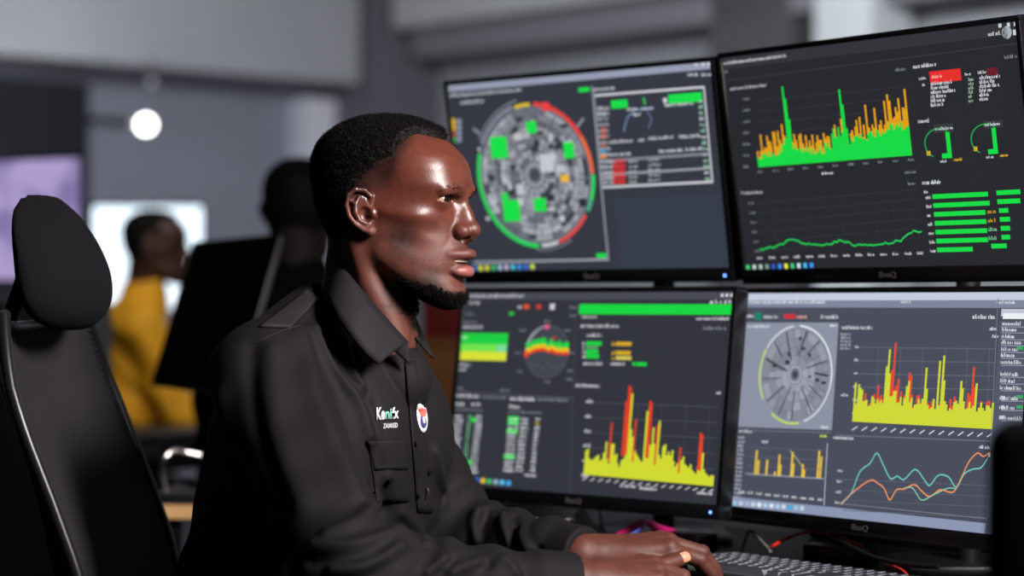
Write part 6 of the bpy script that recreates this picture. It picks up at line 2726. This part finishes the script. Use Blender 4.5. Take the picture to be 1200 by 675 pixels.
    # a plain swivel stool carries the sitter
    c0 = (hip[0] + hip[1]) / 2
    return root, c0, fw


def stool(label, c0, top):
    st = empty('stool', (c0[0], c0[1], 0), label, 'stool')
    cyl('seat', (c0[0], c0[1], top - 0.06), (c0[0], c0[1], top), 0.20, M_BLACK, st, seg=32, bevel=0.015)
    cyl('column', (c0[0], c0[1], 0.03), (c0[0], c0[1], top - 0.06), 0.03, M_METAL, st)
    cyl('base', (c0[0], c0[1], 0.0), (c0[0], c0[1], 0.03), 0.22, M_BLACK, st, seg=32, bevel=0.008)


M_SKIN_FAR = material('far_skin', srgb(66, 38, 32), 0.5, noise=0.1)
M_SKIN_SHADED = material('far_shaded_skin', srgb(22, 15, 14), 0.8, noise=0.1)  # shade on the silhouetted person is put into this skin colour
M_YELLOW = material('amber_shirt', srgb(240, 172, 20), 0.7, noise=0.08, nscale=20)
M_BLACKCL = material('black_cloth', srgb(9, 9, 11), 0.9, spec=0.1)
p1, c1, f1 = far_person('man in an amber yellow shirt seated before the glaring screen', P(180, 289, 7.25), math.radians(-4), math.radians(20), M_SKIN_FAR, M_YELLOW, M_HAIR, 0.56, 0.007)
stool('black stool under the man in yellow', c1, 0.558)
p2, c2_, f2 = far_person('dark silhouetted person sitting behind the dark monitor', P(352, 247, 5.15), math.radians(80), math.radians(75), M_SKIN_SHADED, M_BLACKCL, M_HAIR, 0.60, 0.007)
stool('black stool under the silhouetted person', c2_, 0.598)

# ------------------------------------------------------------------ housings added round the unseen area lights
def added_panel(name, label, o_light, w, d, mat, rods=True):
    M = o_light.matrix_basis
    r = empty(name, M.to_translation(), label, 'lamp')
    box('housing', (-w / 2 - 0.02, -d / 2 - 0.02, 0.006), (w / 2 + 0.02, d / 2 + 0.02, 0.05), M_DARK, r, M, 0.004)
    box('diffuser', (-w / 2, -d / 2, 0.002), (w / 2, d / 2, 0.0055), mat, r, M)
    if rods:
        for sx in (-1, 1):
            t = M @ Vector((sx * w * 0.4, 0, 0.05))
            cyl('rod', t, (t.x, t.y, CEIL_Z - 0.002), 0.006, M_METAL, r, seg=10)
    return r


M_DIFF = emission('lamp_diffuser', (1, 0.96, 0.92, 1), 3.0)  # glowing face of the added housings
added_panel('added_panel', 'square LED panel added round the unseen key light beside the desk', key_light, 0.40, 0.40, M_DIFF)
added_panel('fill_housing', 'added ceiling fill light above the far left aisle', far_fill, 1.2, 0.25, M_DIFF, False)
added_panel('fill_housing', 'added ceiling fill light above the middle of the hall', mid_fill, 1.2, 0.25, M_DIFF, False)
added_panel('fill_housing', 'added ceiling fill light before the pale column', far_fill2, 1.2, 0.25, M_DIFF, False)
